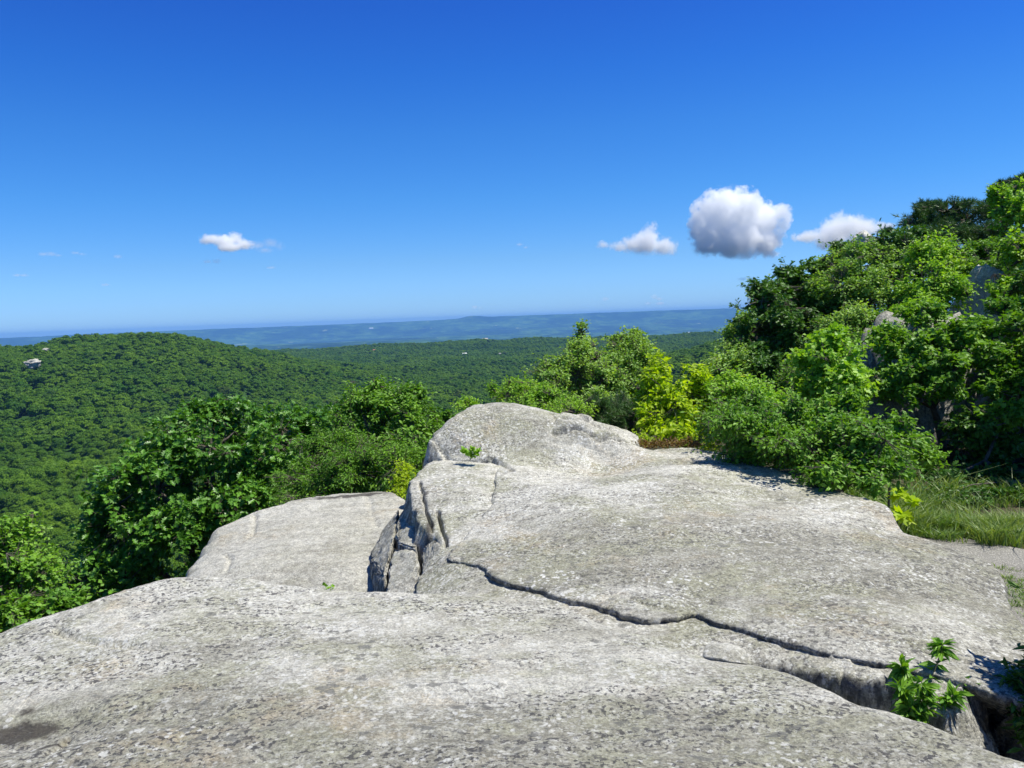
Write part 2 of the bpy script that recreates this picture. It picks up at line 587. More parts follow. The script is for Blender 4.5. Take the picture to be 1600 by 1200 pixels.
# ------------------------------------------------------------------ rocks
def catmull(pts, n=4):
    pts = np.asarray(pts, float)
    p0, p1, p2, p3 = np.roll(pts, 1, 0), pts, np.roll(pts, -1, 0), np.roll(pts, -2, 0)
    out = []
    for t in np.linspace(0, 1, n, endpoint=False):
        out.append(0.5 * (2 * p1 + (p2 - p0) * t + (2 * p0 - 5 * p1 + 4 * p2 - p3) * t * t + (3 * p1 - p0 - 3 * p2 + p3) * t ** 3))
    return np.stack(out, 1).reshape(-1, pts.shape[1])


def seg_dist(Q, A, B):
    """distance from points Q (n,2) to the nearest of the segments A-B, and the nearest point"""
    best = np.full(len(Q), 1e9)
    near = np.zeros_like(Q)
    for a, b in zip(A, B):
        ab = b - a
        t = np.clip(((Q - a) @ ab) / (ab @ ab + 1e-12), 0, 1)
        c = a + t[:, None] * ab
        d = ((Q - c) ** 2).sum(1)
        k = d < best
        best[k] = d[k]
        near[k] = c[k]
    return np.sqrt(best), near


def inside(Q, poly):
    x, y = Q[:, 0], Q[:, 1]
    c = np.zeros(len(Q), bool)
    for a, b in zip(poly, np.roll(poly, -1, 0)):
        cond = (a[1] > y) != (b[1] > y)
        xi = (b[0] - a[0]) * (y - a[1]) / (b[1] - a[1] + 1e-15) + a[0]
        c ^= cond & (x < xi)
    return c


def tps(ctrl, vals, Q, smooth=1e-4):
    n = len(ctrl)
    d = np.linalg.norm(ctrl[:, None] - ctrl[None], axis=2)
    K = np.where(d > 0, d * d * np.log(d + 1e-12), 0) + smooth * np.eye(n) * 10
    Pm = np.concatenate([np.ones((n, 1)), ctrl], 1)
    A = np.zeros((n + 3, n + 3))
    A[:n, :n] = K
    A[:n, n:] = Pm
    A[n:, :n] = Pm.T
    w = np.linalg.solve(A, np.concatenate([vals, np.zeros(3)]))
    out = np.concatenate([np.ones((len(Q), 1)), Q], 1) @ w[n:]
    for k in range(n):
        dk = np.linalg.norm(Q - ctrl[k], axis=1)
        out += w[k] * np.where(dk > 0, dk * dk * np.log(dk + 1e-12), 0)
    return out


def pt(e):
    if e[0] == 'w':
        return np.array(e[1:4], float)
    if e[0] == 'd':
        return P(e[1], e[2], e[3])
    return PZ(e[0], e[1], e[2])


def slab(name, label, outline, inner, mat, res=0.016, R=0.2, under=None, wall_h=1.2, grow=0.6, amp=1.0,
         grooves=(), dents=(), stains=(), lichens=(), chips=(), angular=False, rseed=None, seed=0, rough_edge=0.03, sharp=1.0, batter=0.10, zfun=None, cat="rock", group=None):
    """a rock as a height field over a plan outline, its edges rolled over and carried down as side walls.
    under = list of plan points: edges near them lean inwards below the lip (an overhang)"""
    O3 = np.array([pt(e) for e in outline])
    I3 = np.array([pt(e) for e in inner]).reshape(-1, 3)
    poly = catmull(O3, 4)[:, :2] if not angular else O3[:, :2]
    lo, hi = poly.min(0) - (R + 0.45), poly.max(0) + (R + 0.45)
    xs, ys = np.arange(lo[0], hi[0], res), np.arange(lo[1], hi[1], res)
    X, Y = np.meshgrid(xs, ys)
    Q = np.stack([X.ravel(), Y.ravel()], -1)
    dist, near = seg_dist(Q, poly, np.roll(poly, -1, 0))
    ins = inside(Q, poly)
    sd = np.where(ins, dist, -dist)
    outw = (Q - near) * np.where(ins, -1, 1)[:, None]
    outw /= np.linalg.norm(outw, axis=1)[:, None] + 1e-9
    q3 = np.concatenate([Q, np.zeros((len(Q), 1))], 1)
    e = fbm(q3 * 1.7, 3, seed + 5) * rough_edge * 1.6 + fbm(q3 * 8, 3, seed + 6) * rough_edge * 0.5
    d = sd + grow * R + e
    Z = tps(np.concatenate([O3[:, :2], I3[:, :2]]), np.concatenate([O3[:, 2], I3[:, 2]]), np.where(ins[:, None], Q, near))
    if zfun is not None:
        Z = zfun(Q, Z)
    rs = seed if rseed is None else rseed
    relief = fbm(q3 * np.array([1.1, 1.6, 1]), 4, rs + 1) * 0.030 + fbm(q3 * np.array([4.5, 8, 1]), 4, rs + 2) * 0.010 \
        + fbm(q3 * np.array([18, 24, 1]), 3, seed + 3) * 0.0035
    Z = Z + relief * amp
    for poly_g, w, dep in grooves:
        G = np.array([pt(g)[:2] for g in poly_g])
        wob = np.stack([perlin(q3 * 7, seed + 21), perlin(q3 * 7, seed + 22)], -1) * 0.016
        gd, _ = seg_dist(Q + wob, G[:-1], G[1:])
        Z = Z - dep * np.exp(-(gd / w) ** 2) * (0.6 + 0.8 * np.clip(0.5 + perlin(q3 * 3, seed + 23), 0, 1))
    for c, rx, ry, dep in dents:
        cc = pt(c)
        k = ((Q[:, 0] - cc[0]) / rx) ** 2 + ((Q[:, 1] - cc[1]) / ry) ** 2 + perlin(q3 * 4, seed + 31) * 0.6
        Z = Z - dep * np.exp(-np.maximum(k, 0) ** 1.5)
    st = np.zeros(len(Q))
    for c, rx, ry, v in stains:
        cc = pt(c)
        k = ((Q[:, 0] - cc[0]) / rx) ** 2 + ((Q[:, 1] - cc[1]) / ry) ** 2
        st = np.maximum(st, v * np.exp(-k))
    for c, rx, ry, cell, a in chips:
        cc = pt(c)
        k = ((Q[:, 0] - cc[0]) / rx) ** 2 + ((Q[:, 1] - cc[1]) / ry) ** 2
        sel = np.nonzero(k < 1)[0]
        r_ = np.random.default_rng(seed + 77)
        n_ = int(4 * rx * ry / cell ** 2) + 4
        pts_ = cc[:2] + (r_.random((n_, 2)) * 2 - 1) * np.array([rx, ry])
        tilt, lift_ = r_.normal(size=(n_, 2)) * a / cell, r_.normal(size=n_) * a * 0.45
        qq = Q[sel] + np.stack([perlin(q3[sel] * 9, seed + 51), perlin(q3[sel] * 9, seed + 52)], -1) * 0.03
        best, idx = np.full(len(sel), 1e9), np.zeros(len(sel), int)
        for m_ in range(n_):
            dm = ((qq - pts_[m_]) * np.array([1.0, 0.6])) ** 2
            dm = dm.sum(1)
            w_ = dm < best
            best[w_], idx[w_] = dm[w_], m_
        dz = ((qq - pts_[idx]) * tilt[idx]).sum(1) + lift_[idx]
        Z[sel] += np.clip(dz, -2 * a, 2 * a) * (1 - sstep(0.55, 1.0, k[sel]))
    lc = np.zeros(len(Q))
    for c, rx, ry, v in lichens:
        cc = pt(c)
        lc = np.maximum(lc, v * np.exp(-(((Q[:, 0] - cc[0]) / rx) ** 2 + ((Q[:, 1] - cc[1]) / ry) ** 2)))
    dd = np.clip(d, 0, R)
    roll = R * (1 - np.sqrt(np.maximum(0, 1 - (1 - dd / R) ** 2)))
    Z = Z - roll * sharp
    t = np.maximum(-d, 0)
    drop = np.minimum(t, 0.3) / 0.3 * wall_h
    Z = Z - drop
    pos = np.stack([Q[:, 0], Q[:, 1], Z], -1)
    wn3 = fbm(np.stack([near[:, 0] * 2.6, near[:, 1] * 2.6, Z * 2.2], -1), 3, seed + 9)
    wn3 = (0.65 * np.round(wn3 * 6) / 6 + 0.35 * wn3) * 0.10 * amp
    off = -t + batter * drop + np.where(t > 0, wn3 * np.minimum(1, drop / 0.2), 0)
    if under is not None:
        U = np.array([pt(u)[:2] for u in under])
        ud, _ = seg_dist(near, U[:-1], U[1:])
        k = 1 - sstep(0.15, 0.5, ud)
        off = off * (1 - k) + k * (-t - 1.5 * np.minimum(drop, 0.25))
    pos[:, :2] += outw * off[:, None]
    keep = (-d < 0.33).reshape(X.shape)
    nx = len(xs)
    i = np.arange(len(ys) - 1)[:, None] * nx + np.arange(nx - 1)[None]
    fk = keep[:-1, :-1] & keep[1:, :-1] & keep[:-1, 1:] & keep[1:, 1:]
    i = i[fk]
    f = np.stack([i, i + 1, i + nx + 1, i + nx], -1)
    used = np.unique(f)
    remap = np.zeros(len(pos), np.int64)
    remap[used] = np.arange(len(used))
    o = np_mesh(name, pos[used], remap[f].ravel(), np.full(len(f), 4), mat, True, {"stain": st[used], "lichen": lc[used]})
    return tag(o, label, cat, group)


EDGE_NEAR = [(-140, 1035, -1.74), (0, 986, -1.66), (110, 951, -1.60), (190, 919, -1.56), (270, 902, -1.545), (380, 903, -1.55),
             (440, 911, -1.56), (530, 922, -1.58), (660, 927, -1.60), (800, 931, -1.61), (880, 948, -1.62), (960, 978, -1.62),
             (1030, 1002, -1.62), (1100, 1022, -1.62), (1175, 1034, -1.61), (1260, 1061, -1.60), (1350, 1096, -1.60), (1450, 1131, -1.60),
             (1560, 1175, -1.60), (1720, 1240, -1.62)]
slab("rock_slab", "pale lichen-flecked slab filling the foreground, the nearest rock", EDGE_NEAR +
     [('w', 2.6, 1.2, -1.65), ('w', 2.6, -1.0, -1.7), ('w', -3.0, -1.0, -1.7), ('w', -3.4, 1.6, -1.75)],
     [(800, 1200, -1.57), (200, 1120, -1.60), (1200, 1170, -1.57), (500, 1030, -1.565), (900, 1050, -1.575), (0, 1150, -1.64), ('w', 0, 1, -1.58)],
     M_near, res=0.013, R=0.16, wall_h=1.1, seed=1, amp=0.75, rough_edge=0.03,
     grooves=[([(85, 975, -1.59), (130, 990, -1.58), (175, 998, -1.58), (245, 1004, -1.57)], 0.03, 0.035),
              ([(190, 955, -1.57), (205, 968, -1.57), (225, 975, -1.57)], 0.02, 0.02),
              ([(75, 1172, -1.62), (100, 1155, -1.62), (106, 1142, -1.62)], 0.02, 0.035)],
     dents=[((20, 1135, -1.62), 0.30, 0.20, 0.06)],
     lichens=[((820, 1170, -1.57), 1.1, 0.32, 1.0), ((1150, 1130, -1.58), 0.7, 0.25, 0.6), ((350, 1160, -1.6), 0.6, 0.25, 0.7), ((250, 960, -1.57), 1.0, 0.3, -0.8), ((600, 965, -1.57), 1.2, 0.35, -0.8)],
     stains=[((15, 1125, -1.62), 0.24, 0.10, 1.1), ((75, 1152, -1.62), 0.07, 0.05, 1.0), ((40, 1100, -1.62), 0.1, 0.05, 0.7), ((200, 965, -1.57), 0.10, 0.12, 0.42), ((150, 998, -1.58), 0.2, 0.05, 0.35)])

LIP = [(700, 868, -1.665), (735, 880, -1.665), (765, 892, -1.665), (800, 908, -1.665), (835, 917, -1.665), (870, 929, -1.665), (930, 944, -1.665),
       (1000, 962, -1.665), (1050, 961, -1.665), (1085, 950, -1.665), (1112, 965, -1.665), (1200, 986, -1.665), (1290, 1010, -1.67),
       (1400, 1034, -1.69), (1500, 1062, -1.73)]
slab("rock_ledge", "lower rock below the long dark crack, rising to a shoulder at left",
     [(668, 722, -1.405), (650, 742, -1.44), (645, 765, -1.48), (650, 790, -1.54), (668, 822, -1.61), (686, 848, -1.67), (668, 885, -1.76), (655, 930, -1.85),
      (700, 985, -1.80), (900, 1010, -1.75), (1050, 1034, -1.735), (1150, 1024, -1.735), (1280, 1041, -1.74), (1400, 1066, -1.75), (1490, 1092, -1.77),
      ('w', 2.6, 5.2, -1.98), ('w', 1.9, 5.9, -1.90), ('w', 0.8, 6.6, -1.74), ('w', 0.3, 7.6, -1.60), ('w', -0.1, 8.6, -1.48), (700, 712, -1.40)],
     [(772, 752, -1.466), (768, 785, -1.526), (742, 824, -1.606), (705, 866, -1.668), (735, 878, -1.675), (735, 712, -1.395), (775, 728, -1.415), (720, 850, -1.66), (765, 894, -1.690), (800, 911, -1.699), (700, 905, -1.75), (700, 760, -1.46), (870, 936, -1.698), (935, 952, -1.700), (1000, 968, -1.704), (1050, 970, -1.706), (1085, 958, -1.704), (1115, 974, -1.698),
      ('w', 2.3, 4.75, -1.90), ('w', 1.5, 5.3, -1.82),
      (1200, 994, -1.696), (1300, 1019, -1.700), (1400, 1042, -1.716)],
     M_slab, res=0.009, R=0.04, wall_h=1.0, rseed=70, seed=40, amp=0.85, rough_edge=0.045, batter=0.28,
     grooves=[([(684, 788, -1.5), (688, 803, -1.52), (694, 820, -1.56), (697, 838, -1.6)], 0.011, 0.08), ([(655, 752, -1.46), (664, 790, -1.53), (676, 822, -1.59)], 0.012, 0.05)],
     chips=[((1250, 1045, -1.75), 0.7, 0.12, 0.10, 0.012)],
     stains=[((664, 772, -1.49), 0.06, 0.25, 0.6), ((672, 815, -1.57), 0.06, 0.2, 0.7)])

slab("rock_slab", "broad grey slab with white lichen above the long dark crack",
     LIP + [(1620, 1100, -1.80), (1690, 1085, -1.86), (1650, 1020, -1.86), (1592, 976, -1.84), (1568, 935, -1.81), (1561, 900, -1.77), (1530, 868, -1.73),
            (1440, 837, -1.68), (1405, 824, -1.66), (1385, 790, -1.60), (1330, 772, -1.58), (1270, 756, -1.55), (1200, 729, -1.48), (1130, 709, -1.43),
            (1080, 700, -1.41), (988, 697, -1.385), ('d', 979, 692, 8.7), ('w', 1.35, 9.3, -1.33), ('w', 1.0, 9.8, -1.25), ('w', 0.3, 10.2, -1.2), ('w', -0.5, 10.0, -1.2), ('w', -0.85, 9.3, -1.22), ('d', 676, 684, 8.7), (676, 700, -1.32), (692, 710, -1.345), (735, 715, -1.365), (776, 719, -1.385), (775, 738, -1.42), (772, 756, -1.46), (768, 785, -1.515), (742, 824, -1.595)],
     [(900, 800, -1.49), (1100, 800, -1.51), (1000, 880, -1.60), (1200, 900, -1.63), (1400, 930, -1.68), (1300, 830, -1.585), (1000, 740, -1.42), (850, 860, -1.60),
      (1480, 900, -1.70), (1480, 1000, -1.72), (1040, 945, -1.645), (800, 725, -1.40), (860, 715, -1.395), (930, 710, -1.40), (1000, 712, -1.40), (820, 760, -1.45),
      ('d', 690, 668, 8.9), ('d', 730, 643, 9.1), ('d', 780, 629, 9.25), ('d', 830, 635, 9.3), ('d', 880, 648, 9.3), ('d', 940, 661, 9.15), ('d', 964, 675, 8.95),
      ('d', 720, 690, 8.6), ('d', 780, 690, 8.6), ('d', 850, 686, 8.6), ('d', 920, 685, 8.65)],
     M_slab, res=0.014, R=0.035, under=LIP, wall_h=0.9, seed=70, amp=0.85, rough_edge=0.03, grow=0.45,
     grooves=[([('w', 0.42, 8.62, 0), ('w', 0.62, 8.68, 0), ('w', 0.85, 8.62, 0), ('w', 1.12, 8.72, 0)], 0.030, 0.10), ([('w', 0.52, 8.84, 0), ('w', 0.80, 8.90, 0), ('w', 1.08, 8.86, 0)], 0.026, 0.09), ([('w', 0.25, 8.55, 0), ('w', 0.45, 8.50, 0), ('w', 0.8, 8.53, 0)], 0.015, 0.012),
              ([(780, 719, -1.385), (792, 728, -1.40), (800, 735, -1.41), (788, 737, -1.415)], 0.018, 0.05), ([('d', 672, 690, 8.7), ('d', 694, 694, 8.6), ('d', 700, 706, 8.3)], 0.02, 0.05),
              ([(985, 935, -1.65), (1020, 945, -1.65), (1060, 950, -1.65)], 0.015, 0.018), ([(1010, 770, -1.47), (1100, 768, -1.47), (1160, 765, -1.47)], 0.06, 0.012)],
     dents=[((1190, 780, -1.5), 0.5, 0.3, 0.03)],
     chips=[((925, 688, -1.32), 0.5, 0.45, 0.22, 0.028), ((720, 690, -1.27), 0.45, 0.5, 0.3, 0.016)],
     lichens=[((1470, 880, -1.7), 0.5, 0.6, 1.0), ((1250, 860, -1.62), 0.6, 0.6, 0.5), ((900, 870, -1.6), 0.6, 0.4, 0.5), ((900, 760, -1.45), 1.2, 0.5, -0.7)],
     stains=[((1180, 985, -1.68), 0.12, 0.05, 0.4), ((1500, 880, -1.72), 0.25, 0.3, 0.33), ((1140, 712, -1.44), 0.3, 0.08, 0.3)])
slab("rock_slab", "smooth bare slab lying lower down beside the oak",
     [(302, 905, -2.134), (312, 872, -2.087), (345, 826, -2.012), (392, 801, -1.965), (450, 785, -1.936), (510, 771, -1.918), (560, 767, -1.908), (612, 769, -1.899), (650, 785, -1.899),
      ('w', -0.2, 9.4, -1.974), ('w', -0.2, 7.0, -2.115), ('w', -0.8, 6.4, -2.256), ('w', -2.2, 6.6, -2.303)],
     [(450, 850, -2.002), (550, 850, -1.993), (550, 910, -2.087), (420, 890, -2.068)],
     M_left, res=0.018, R=0.16, wall_h=1.8, seed=110, amp=0.8, rough_edge=0.05,
     grooves=[([(397, 805, -1.974), (398, 820, -1.993), (393, 838, -2.012)], 0.025, 0.03), ([(352, 868, -2.068), (360, 875, -2.068), (355, 888, -2.068)], 0.02, 0.03),
              ([(575, 775, -1.908), (580, 800, -1.927), (590, 825, -1.974)], 0.03, 0.012)],
     stains=[((545, 776, -1.918), 0.8, 0.16, 0.80), ((610, 780, -1.918), 0.3, 0.2, 0.5), ((330, 850, -2.021), 0.1, 0.3, 0.35)])
def angular_block(label, pts, deep, mat, seed, stain=0.0):
    """a fractured block: the convex hull of its corners, its arrises slightly worn"""
    import bmesh
    top = np.array([PZ(*p) for p in pts])
    cen = top.mean(0)
    low = (top - cen) * np.array([1.08, 1.08, 0.2]) + cen - np.array([0, 0, deep])
    bm = bmesh.new()
    vs = [bm.verts.new(p) for p in np.concatenate([top, low])]
    r = bmesh.ops.convex_hull(bm, input=vs)
    bmesh.ops.delete(bm, geom=[g for g in r["geom_interior"] if isinstance(g, bmesh.types.BMVert)], context='VERTS')
    bmesh.ops.dissolve_limit(bm, angle_limit=rad(4), verts=bm.verts, edges=bm.edges)
    bmesh.ops.bevel(bm, geom=bm.edges[:], offset=0.010, segments=2, affect='EDGES')
    bmesh.ops.triangulate(bm, faces=bm.faces[:])
    for _ in range(4):
        long = [e for e in bm.edges if e.calc_length() > 0.022]
        if not long:
            break
        bmesh.ops.subdivide_edges(bm, edges=long, cuts=1, use_grid_fill=True)
        bmesh.ops.triangulate(bm, faces=bm.faces[:])
    bm.normal_update()
    v = np.array([w.co[:] for w in bm.verts])
    n = np.array([w.normal[:] for w in bm.verts])
    f = np.array([[w.index for w in fc.verts] for fc in bm.faces])
    bm.free()
    d = fbm(v * 5 + seed, 4, seed, 0.55) * 0.022 + fbm(v * np.array([30, 30, 12.]), 3, seed + 5) * 0.006
    o = np_mesh("rock_block", v + n * d[:, None], f.ravel(), np.full(len(f), 3), mat, True, {"stain": np.full(len(v), stain), "lichen": np.zeros(len(v))})
    return tag(o, label, "rock")


M_frac = rock_mat("fractured_granite", 1.08, 0.2, 0.5, 0.6, 12.0, 0.9)
angular_block("dark-streaked leaning block at the left foot of the shoulder",
              [(623, 794, -1.73), (614, 845, -1.79), (601, 902, -1.89), (577, 868, -1.99), (580, 890, -2.01), (592, 914, -1.98), (590, 842, -1.93), (604, 820, -1.86)], 0.3, M_frac, 3, 0.42)
angular_block("upper pale block wedged between the leaning block and the shoulder",
              [(626, 800, -1.71), (645, 790, -1.69), (649, 832, -1.715), (650, 857, -1.75), (621, 848, -1.78), (618, 836, -1.78)], 0.3, M_frac, 4)
angular_block("lower pale block resting under the upper wedged one",
              [(616, 855, -1.81), (651, 863, -1.77), (656, 900, -1.825), (643, 922, -1.87), (604, 906, -1.90), (604, 936, -1.95), (654, 936, -1.91)], 0.3, M_frac, 5)
angular_block("dark slanting block tucked against the shoulder's left wall",
              [(655, 800, -1.665), (669, 826, -1.66), (692, 858, -1.69), (686, 880, -1.75), (664, 908, -1.84), (657, 868, -1.80), (652, 830, -1.745)], 0.35, M_frac, 6, 0.40)


def boulder(name, label, centre, size, mat, seed, sub=5, rough=0.28, rot=0.0, group=None, flat=0.5, cat="boulder"):
    import bmesh
    bm = bmesh.new()
    bmesh.ops.create_icosphere(bm, subdivisions=sub, radius=1)
    v = np.array([w.co[:] for w in bm.verts])
    f = np.array([[w.index for w in fc.verts] for fc in bm.faces])
    bm.free()
    r2 = np.random.default_rng(seed)
    # planar cuts make facets, then noise roughens them
    for k in range(9):
        n = r2.normal(size=3)
        n /= np.linalg.norm(n)
        lim = r2.uniform(0.62, 0.9)
        s = v @ n - lim
        v = v - np.where(s > 0, s * 0.85, 0)[:, None] * n
    n = fbm(v * 1.6 + seed, 3, seed) * rough + fbm(v * 6 + seed, 4, seed + 3, 0.55) * rough * 0.25
    v = v * (1 + n[:, None])
    v = v * np.asarray(size)
    c, s = math.cos(rot), math.sin(rot)
    v = v @ np.array([[c, s, 0], [-s, c, 0], [0, 0, 1]])
    o = np_mesh(name, v, f.ravel(), np.full(len(f), 3), mat, True)
    o.location = centre
    return tag(o, label, cat, group)


boulder("stone", "small whitish stone perched on the edge of the foreground slab", PZ(1131, 1024, -1.625), (0.115, 0.13, 0.042), M_pale, 5, 5, 0.08)


# ------------------------------------------------------------------ leaves, trees and shrubs
def T_simple(w=0.26, cup=0.10, droop=0.12):
    return (np.array([[0, 0, 0], [w, .42, cup], [w * .62, .75, cup * .4 - droop * .5], [0, 1, -droop], [-w * .62, .75, cup * .4 - droop * .5], [-w, .42, cup], [0, .5, 0.02]]),
            [(0, 1, 2, 6), (6, 2, 3), (0, 6, 4, 5), (6, 3, 4)])


def T_half(half, cup=0.10, droop=0.15):
    half = np.array(half)
    n = len(half)
    vein = np.array([[0, y, -droop * y * y] for y in (0, 0.5, 1.0)])
    rt = np.array([[x, y, cup * x / 0.3 - droop * y * y] for x, y in half])
    lf = rt * np.array([-1, 1, 1])
    V = np.concatenate([vein, rt, lf])
    R_ = list(range(3, 3 + n))
    L_ = list(range(3 + n, 3 + 2 * n))
    return (V, [tuple([0] + R_ + [2, 1]), tuple([0, 1, 2] + L_[::-1])])


T_leaf = T_simple()
T_round = T_simple(0.36, 0.08, 0.08)
T_narrow = T_simple(0.17, 0.06, 0.2)
T_oak = T_half([(0.05, .14), (0.27, .22), (0.10, .36), (0.36, .50), (0.13, .62), (0.28, .76), (0.10, .84)])
T_maple = T_half([(0.20, -.02), (0.30, .10), (0.52, .30), (0.28, .40), (0.38, .66), (0.14, .64), (0.08, .86)])
T_needle = (np.array([[-.055, 0, 0], [.055, 0, 0], [0, 1, 0]]), [(0, 1, 2)])


def blob_world(b):
    """(px, py, rx_px, ry_px, depth[, thickness_m]) -> centre, half sizes in metres"""
    c = P(b[0], b[1], b[4])
    k = b[4] / F
    rx, rz = b[2] * k, b[3] * k
    ry = b[5] if len(b) > 5 else min(rx, max(rz, 0.5 * rx)) * 0.95
    return c, np.array([rx, ry, rz])


def tree(name, label, cat, blobs, leaf, tmpl, size, tips, per=6, base=None, group=None, clump=1.6, thr=-0.08, twig=0.16, up=0.9,
         trunk_r=0.06, bark=None, spread=1.0, seed=0, droop=0.25, needles=False, hubs=14, stem_name="trunk", crown_name="crown", lean=0.0):
    r = np.random.default_rng(seed + 1000)
    bl = [blob_world(b) for b in blobs]
    tips, size = int(tips * 2.1), size * 0.84
    W = np.array([s[0] * s[2] + s[0] * s[1] for _, s in bl])
    cen = sum(w * c for w, (c, _) in zip(W, bl)) / W.sum()
    if base is None:
        bx, by = cen[0] + lean, cen[1] + 0.15
    else:
        bx, by = base
    bz = g1(bx, by) - 0.05
    root = np.array([bx, by, bz])
    A = empty(name, root)
    tag(A, label, cat, group)
    wood, crown = MB(), MB()
    top = max(c[2] + s[2] for c, s in bl)
    low = min(c[2] - s[2] for c, s in bl)
    fork = root + np.array([(cen[0] - bx) * 0.5, (cen[1] - by) * 0.5, max(0.15, (low - bz) * 0.9)])
    mid = (root + fork) / 2 + r.normal(size=3) * 0.06
    wood.tube([root, mid, fork], [trunk_r * 1.25, trunk_r, trunk_r * 0.85], 8)
    n_all = np.maximum(8, (tips * W / W.sum()).astype(int))
    HA, HB, TA, TB = [], [], [], []
    allp, allo = [], []
    for (c, s), n in zip(bl, n_all):
        e1 = fork + (c - fork) * 0.55 + r.normal(size=3) * 0.12 * np.linalg.norm(s)
        end = c + np.array([0, 0, 0.55 * s[2]])
        rr = trunk_r * 0.62
        wood.tube([fork, e1, c, end], [rr, rr * 0.8, rr * 0.5, rr * 0.2], 6)
        u = r.normal(size=(int(n * 5) + 20, 3))
        u /= np.linalg.norm(u, axis=1)[:, None]
        u[:, 2] = np.where((u[:, 2] < -0.3) & (r.random(len(u)) < 0.45), -u[:, 2], u[:, 2])
        rho = 0.42 + 0.62 * r.random(len(u)) ** 0.75
        rho = rho * (1 + 0.55 * perlin(u * 1.7 + seed * 7.7, 15) + 0.35 * perlin(u * 4.1 + seed * 3.7, 16))
        rho = rho * np.where(r.random(len(rho)) < 0.05, 1.0 + 0.38 * r.random(len(rho)), 1.0)
        p = c + u * s * rho[:, None]
        nz = perlin(p * clump + seed * 3.1, 11) + 0.5 * perlin(p * clump * 2.3, 12)
        ok = nz > thr + 0.10
        p, u = p[ok][:n], u[ok][:n]
        h = c + r.normal(size=(hubs, 3)) * s * 0.38
        for q in h:
            wood.tube([c + (q - c) * 0.05, (c + q) / 2 + r.normal(size=3) * 0.05, q], [rr * 0.42, rr * 0.3, rr * 0.16], 4)
        k = np.argmin(((p[:, None] - h[None]) ** 2).sum(2), 1)
        TA.append(h[k])
        TB.append(p)
        allp.append(p)
        allo.append(u * np.array([1, 1, 0.6]) + (p - h[k]) / (np.linalg.norm(p - h[k], axis=1)[:, None] + 1e-6))
    p, o = np.concatenate(allp), np.concatenate(allo)
    TA, TB = np.concatenate(TA), np.concatenate(TB)
    ln = np.linalg.norm(TB - TA, axis=1)[:, None]
    TA = TB - (TB - TA) * np.minimum(1, 0.32 / (ln + 1e-6))
    wood.twigs(TA, TB, min(0.005, trunk_r * 0.05 + 0.002), 0.0014)
    o /= np.linalg.norm(o, axis=1)[:, None] + 1e-9
    tipv = np.repeat(r.random(len(p)), per)
    P_ = np.repeat(p, per, 0)
    O_ = np.repeat(o, per, 0)
    n = len(P_)
    if needles:
        d = O_ * 0.55 + r.normal(size=(n, 3)) * 0.62 + np.array([0, 0, 0.25])
        pos = P_ - O_ * (r.random(n) * twig)[:, None]
        nrm = r.normal(size=(n, 3))
    else:
        d = O_ * 0.55 + r.normal(size=(n, 3)) * np.array([1, 1, 0.55]) * 0.75 * spread + np.array([0, 0, -droop])
        pos = P_ - O_ * (r.random(n) * twig)[:, None] + r.normal(size=(n, 3)) * twig * 0.18
        nrm = np.array([0, 0, up]) + r.normal(size=(n, 3)) * 0.48 + O_ * 0.25
    sz = size * (0.62 + 0.55 * r.random(n))
    tint = np.clip(0.45 * tipv + 0.45 * r.random(n) + (perlin(P_ * 0.9 + seed, 14) * 0.6), 0, 1) + np.where(np.repeat(r.random(len(p)), per) < 0.07, 0.7, 0)
    crown.leaves(tmpl, pos, d, nrm, sz, tint)
    wood.build(stem_name, bark or M_bark, A, True, root)
    crown.build(crown_name, leaf, A, False, root, "tint")
    return A


# the oak and its neighbours below the brink on the left
tree("oak_tree", "big dark green oak with glossy lobed leaves left of the lower slab", "tree",
     [(330, 700, 95, 62, 15.0, 1.0), (245, 760, 95, 70, 14.6, 1.0), (395, 730, 80, 70, 15.2, 1.0), (270, 845, 110, 75, 14.2, 1.0), (365, 800, 80, 60, 14.4, 0.9),
      (190, 820, 60, 70, 14.3, 0.8), (180, 900, 85, 50, 14.0, .8), (330, 655, 60, 32, 15.4, .7), (130, 930, 60, 40, 13.8, .6)],
     L_oak, T_oak, 0.165, 1500, 7, clump=1.5, thr=-0.1, trunk_r=0.11, seed=1, base=(P(310, 860, 14.6)[0], 15.0))
tree("oak_tree", "mid-green oak crown just right of and behind the big oak", "tree",
     [(440, 668, 60, 34, 18.5, 1.0), (480, 690, 62, 50, 18.0, 1.0), (450, 740, 70, 60, 17.5, 1.0), (520, 665, 40, 28, 18.5, .8)],
     L_oak, T_oak, 0.16, 900, 6, clump=1.6, thr=-0.02, trunk_r=0.09, seed=2)
tree("young_tree", "airy young tree with thin upright shoots left of the rock knob", "tree",
     [(600, 640, 42, 42, 15.5, .7), (560, 630, 28, 30, 15.5, .5), (640, 640, 32, 42, 15.2, .6), (585, 700, 75, 50, 15.0, .9), (650, 690, 42, 50, 14.5, .7), (690, 655, 24, 20, 15.6, .4),
      (585, 604, 14, 18, 15.6, .25), (652, 612, 16, 18, 15.3, .3), (545, 640, 18, 14, 15.6, .3)],
     L_green, T_leaf, 0.105, 1250, 6, clump=2.0, thr=-0.1, trunk_r=0.06, seed=3)
tree("shrub", "fine-leaved green shrub directly behind the lower slab", "shrub",
     [(560, 740, 85, 42, 13.0, .8), (480, 755, 60, 34, 13.2, .7), (625, 735, 45, 45, 12.6, .6), (520, 700, 60, 30, 14.0, .7)],
     L_green, T_narrow, 0.085, 1500, 7, clump=2.2, thr=-0.12, trunk_r=0.04, seed=4, stem_name="stem", crown_name="foliage")
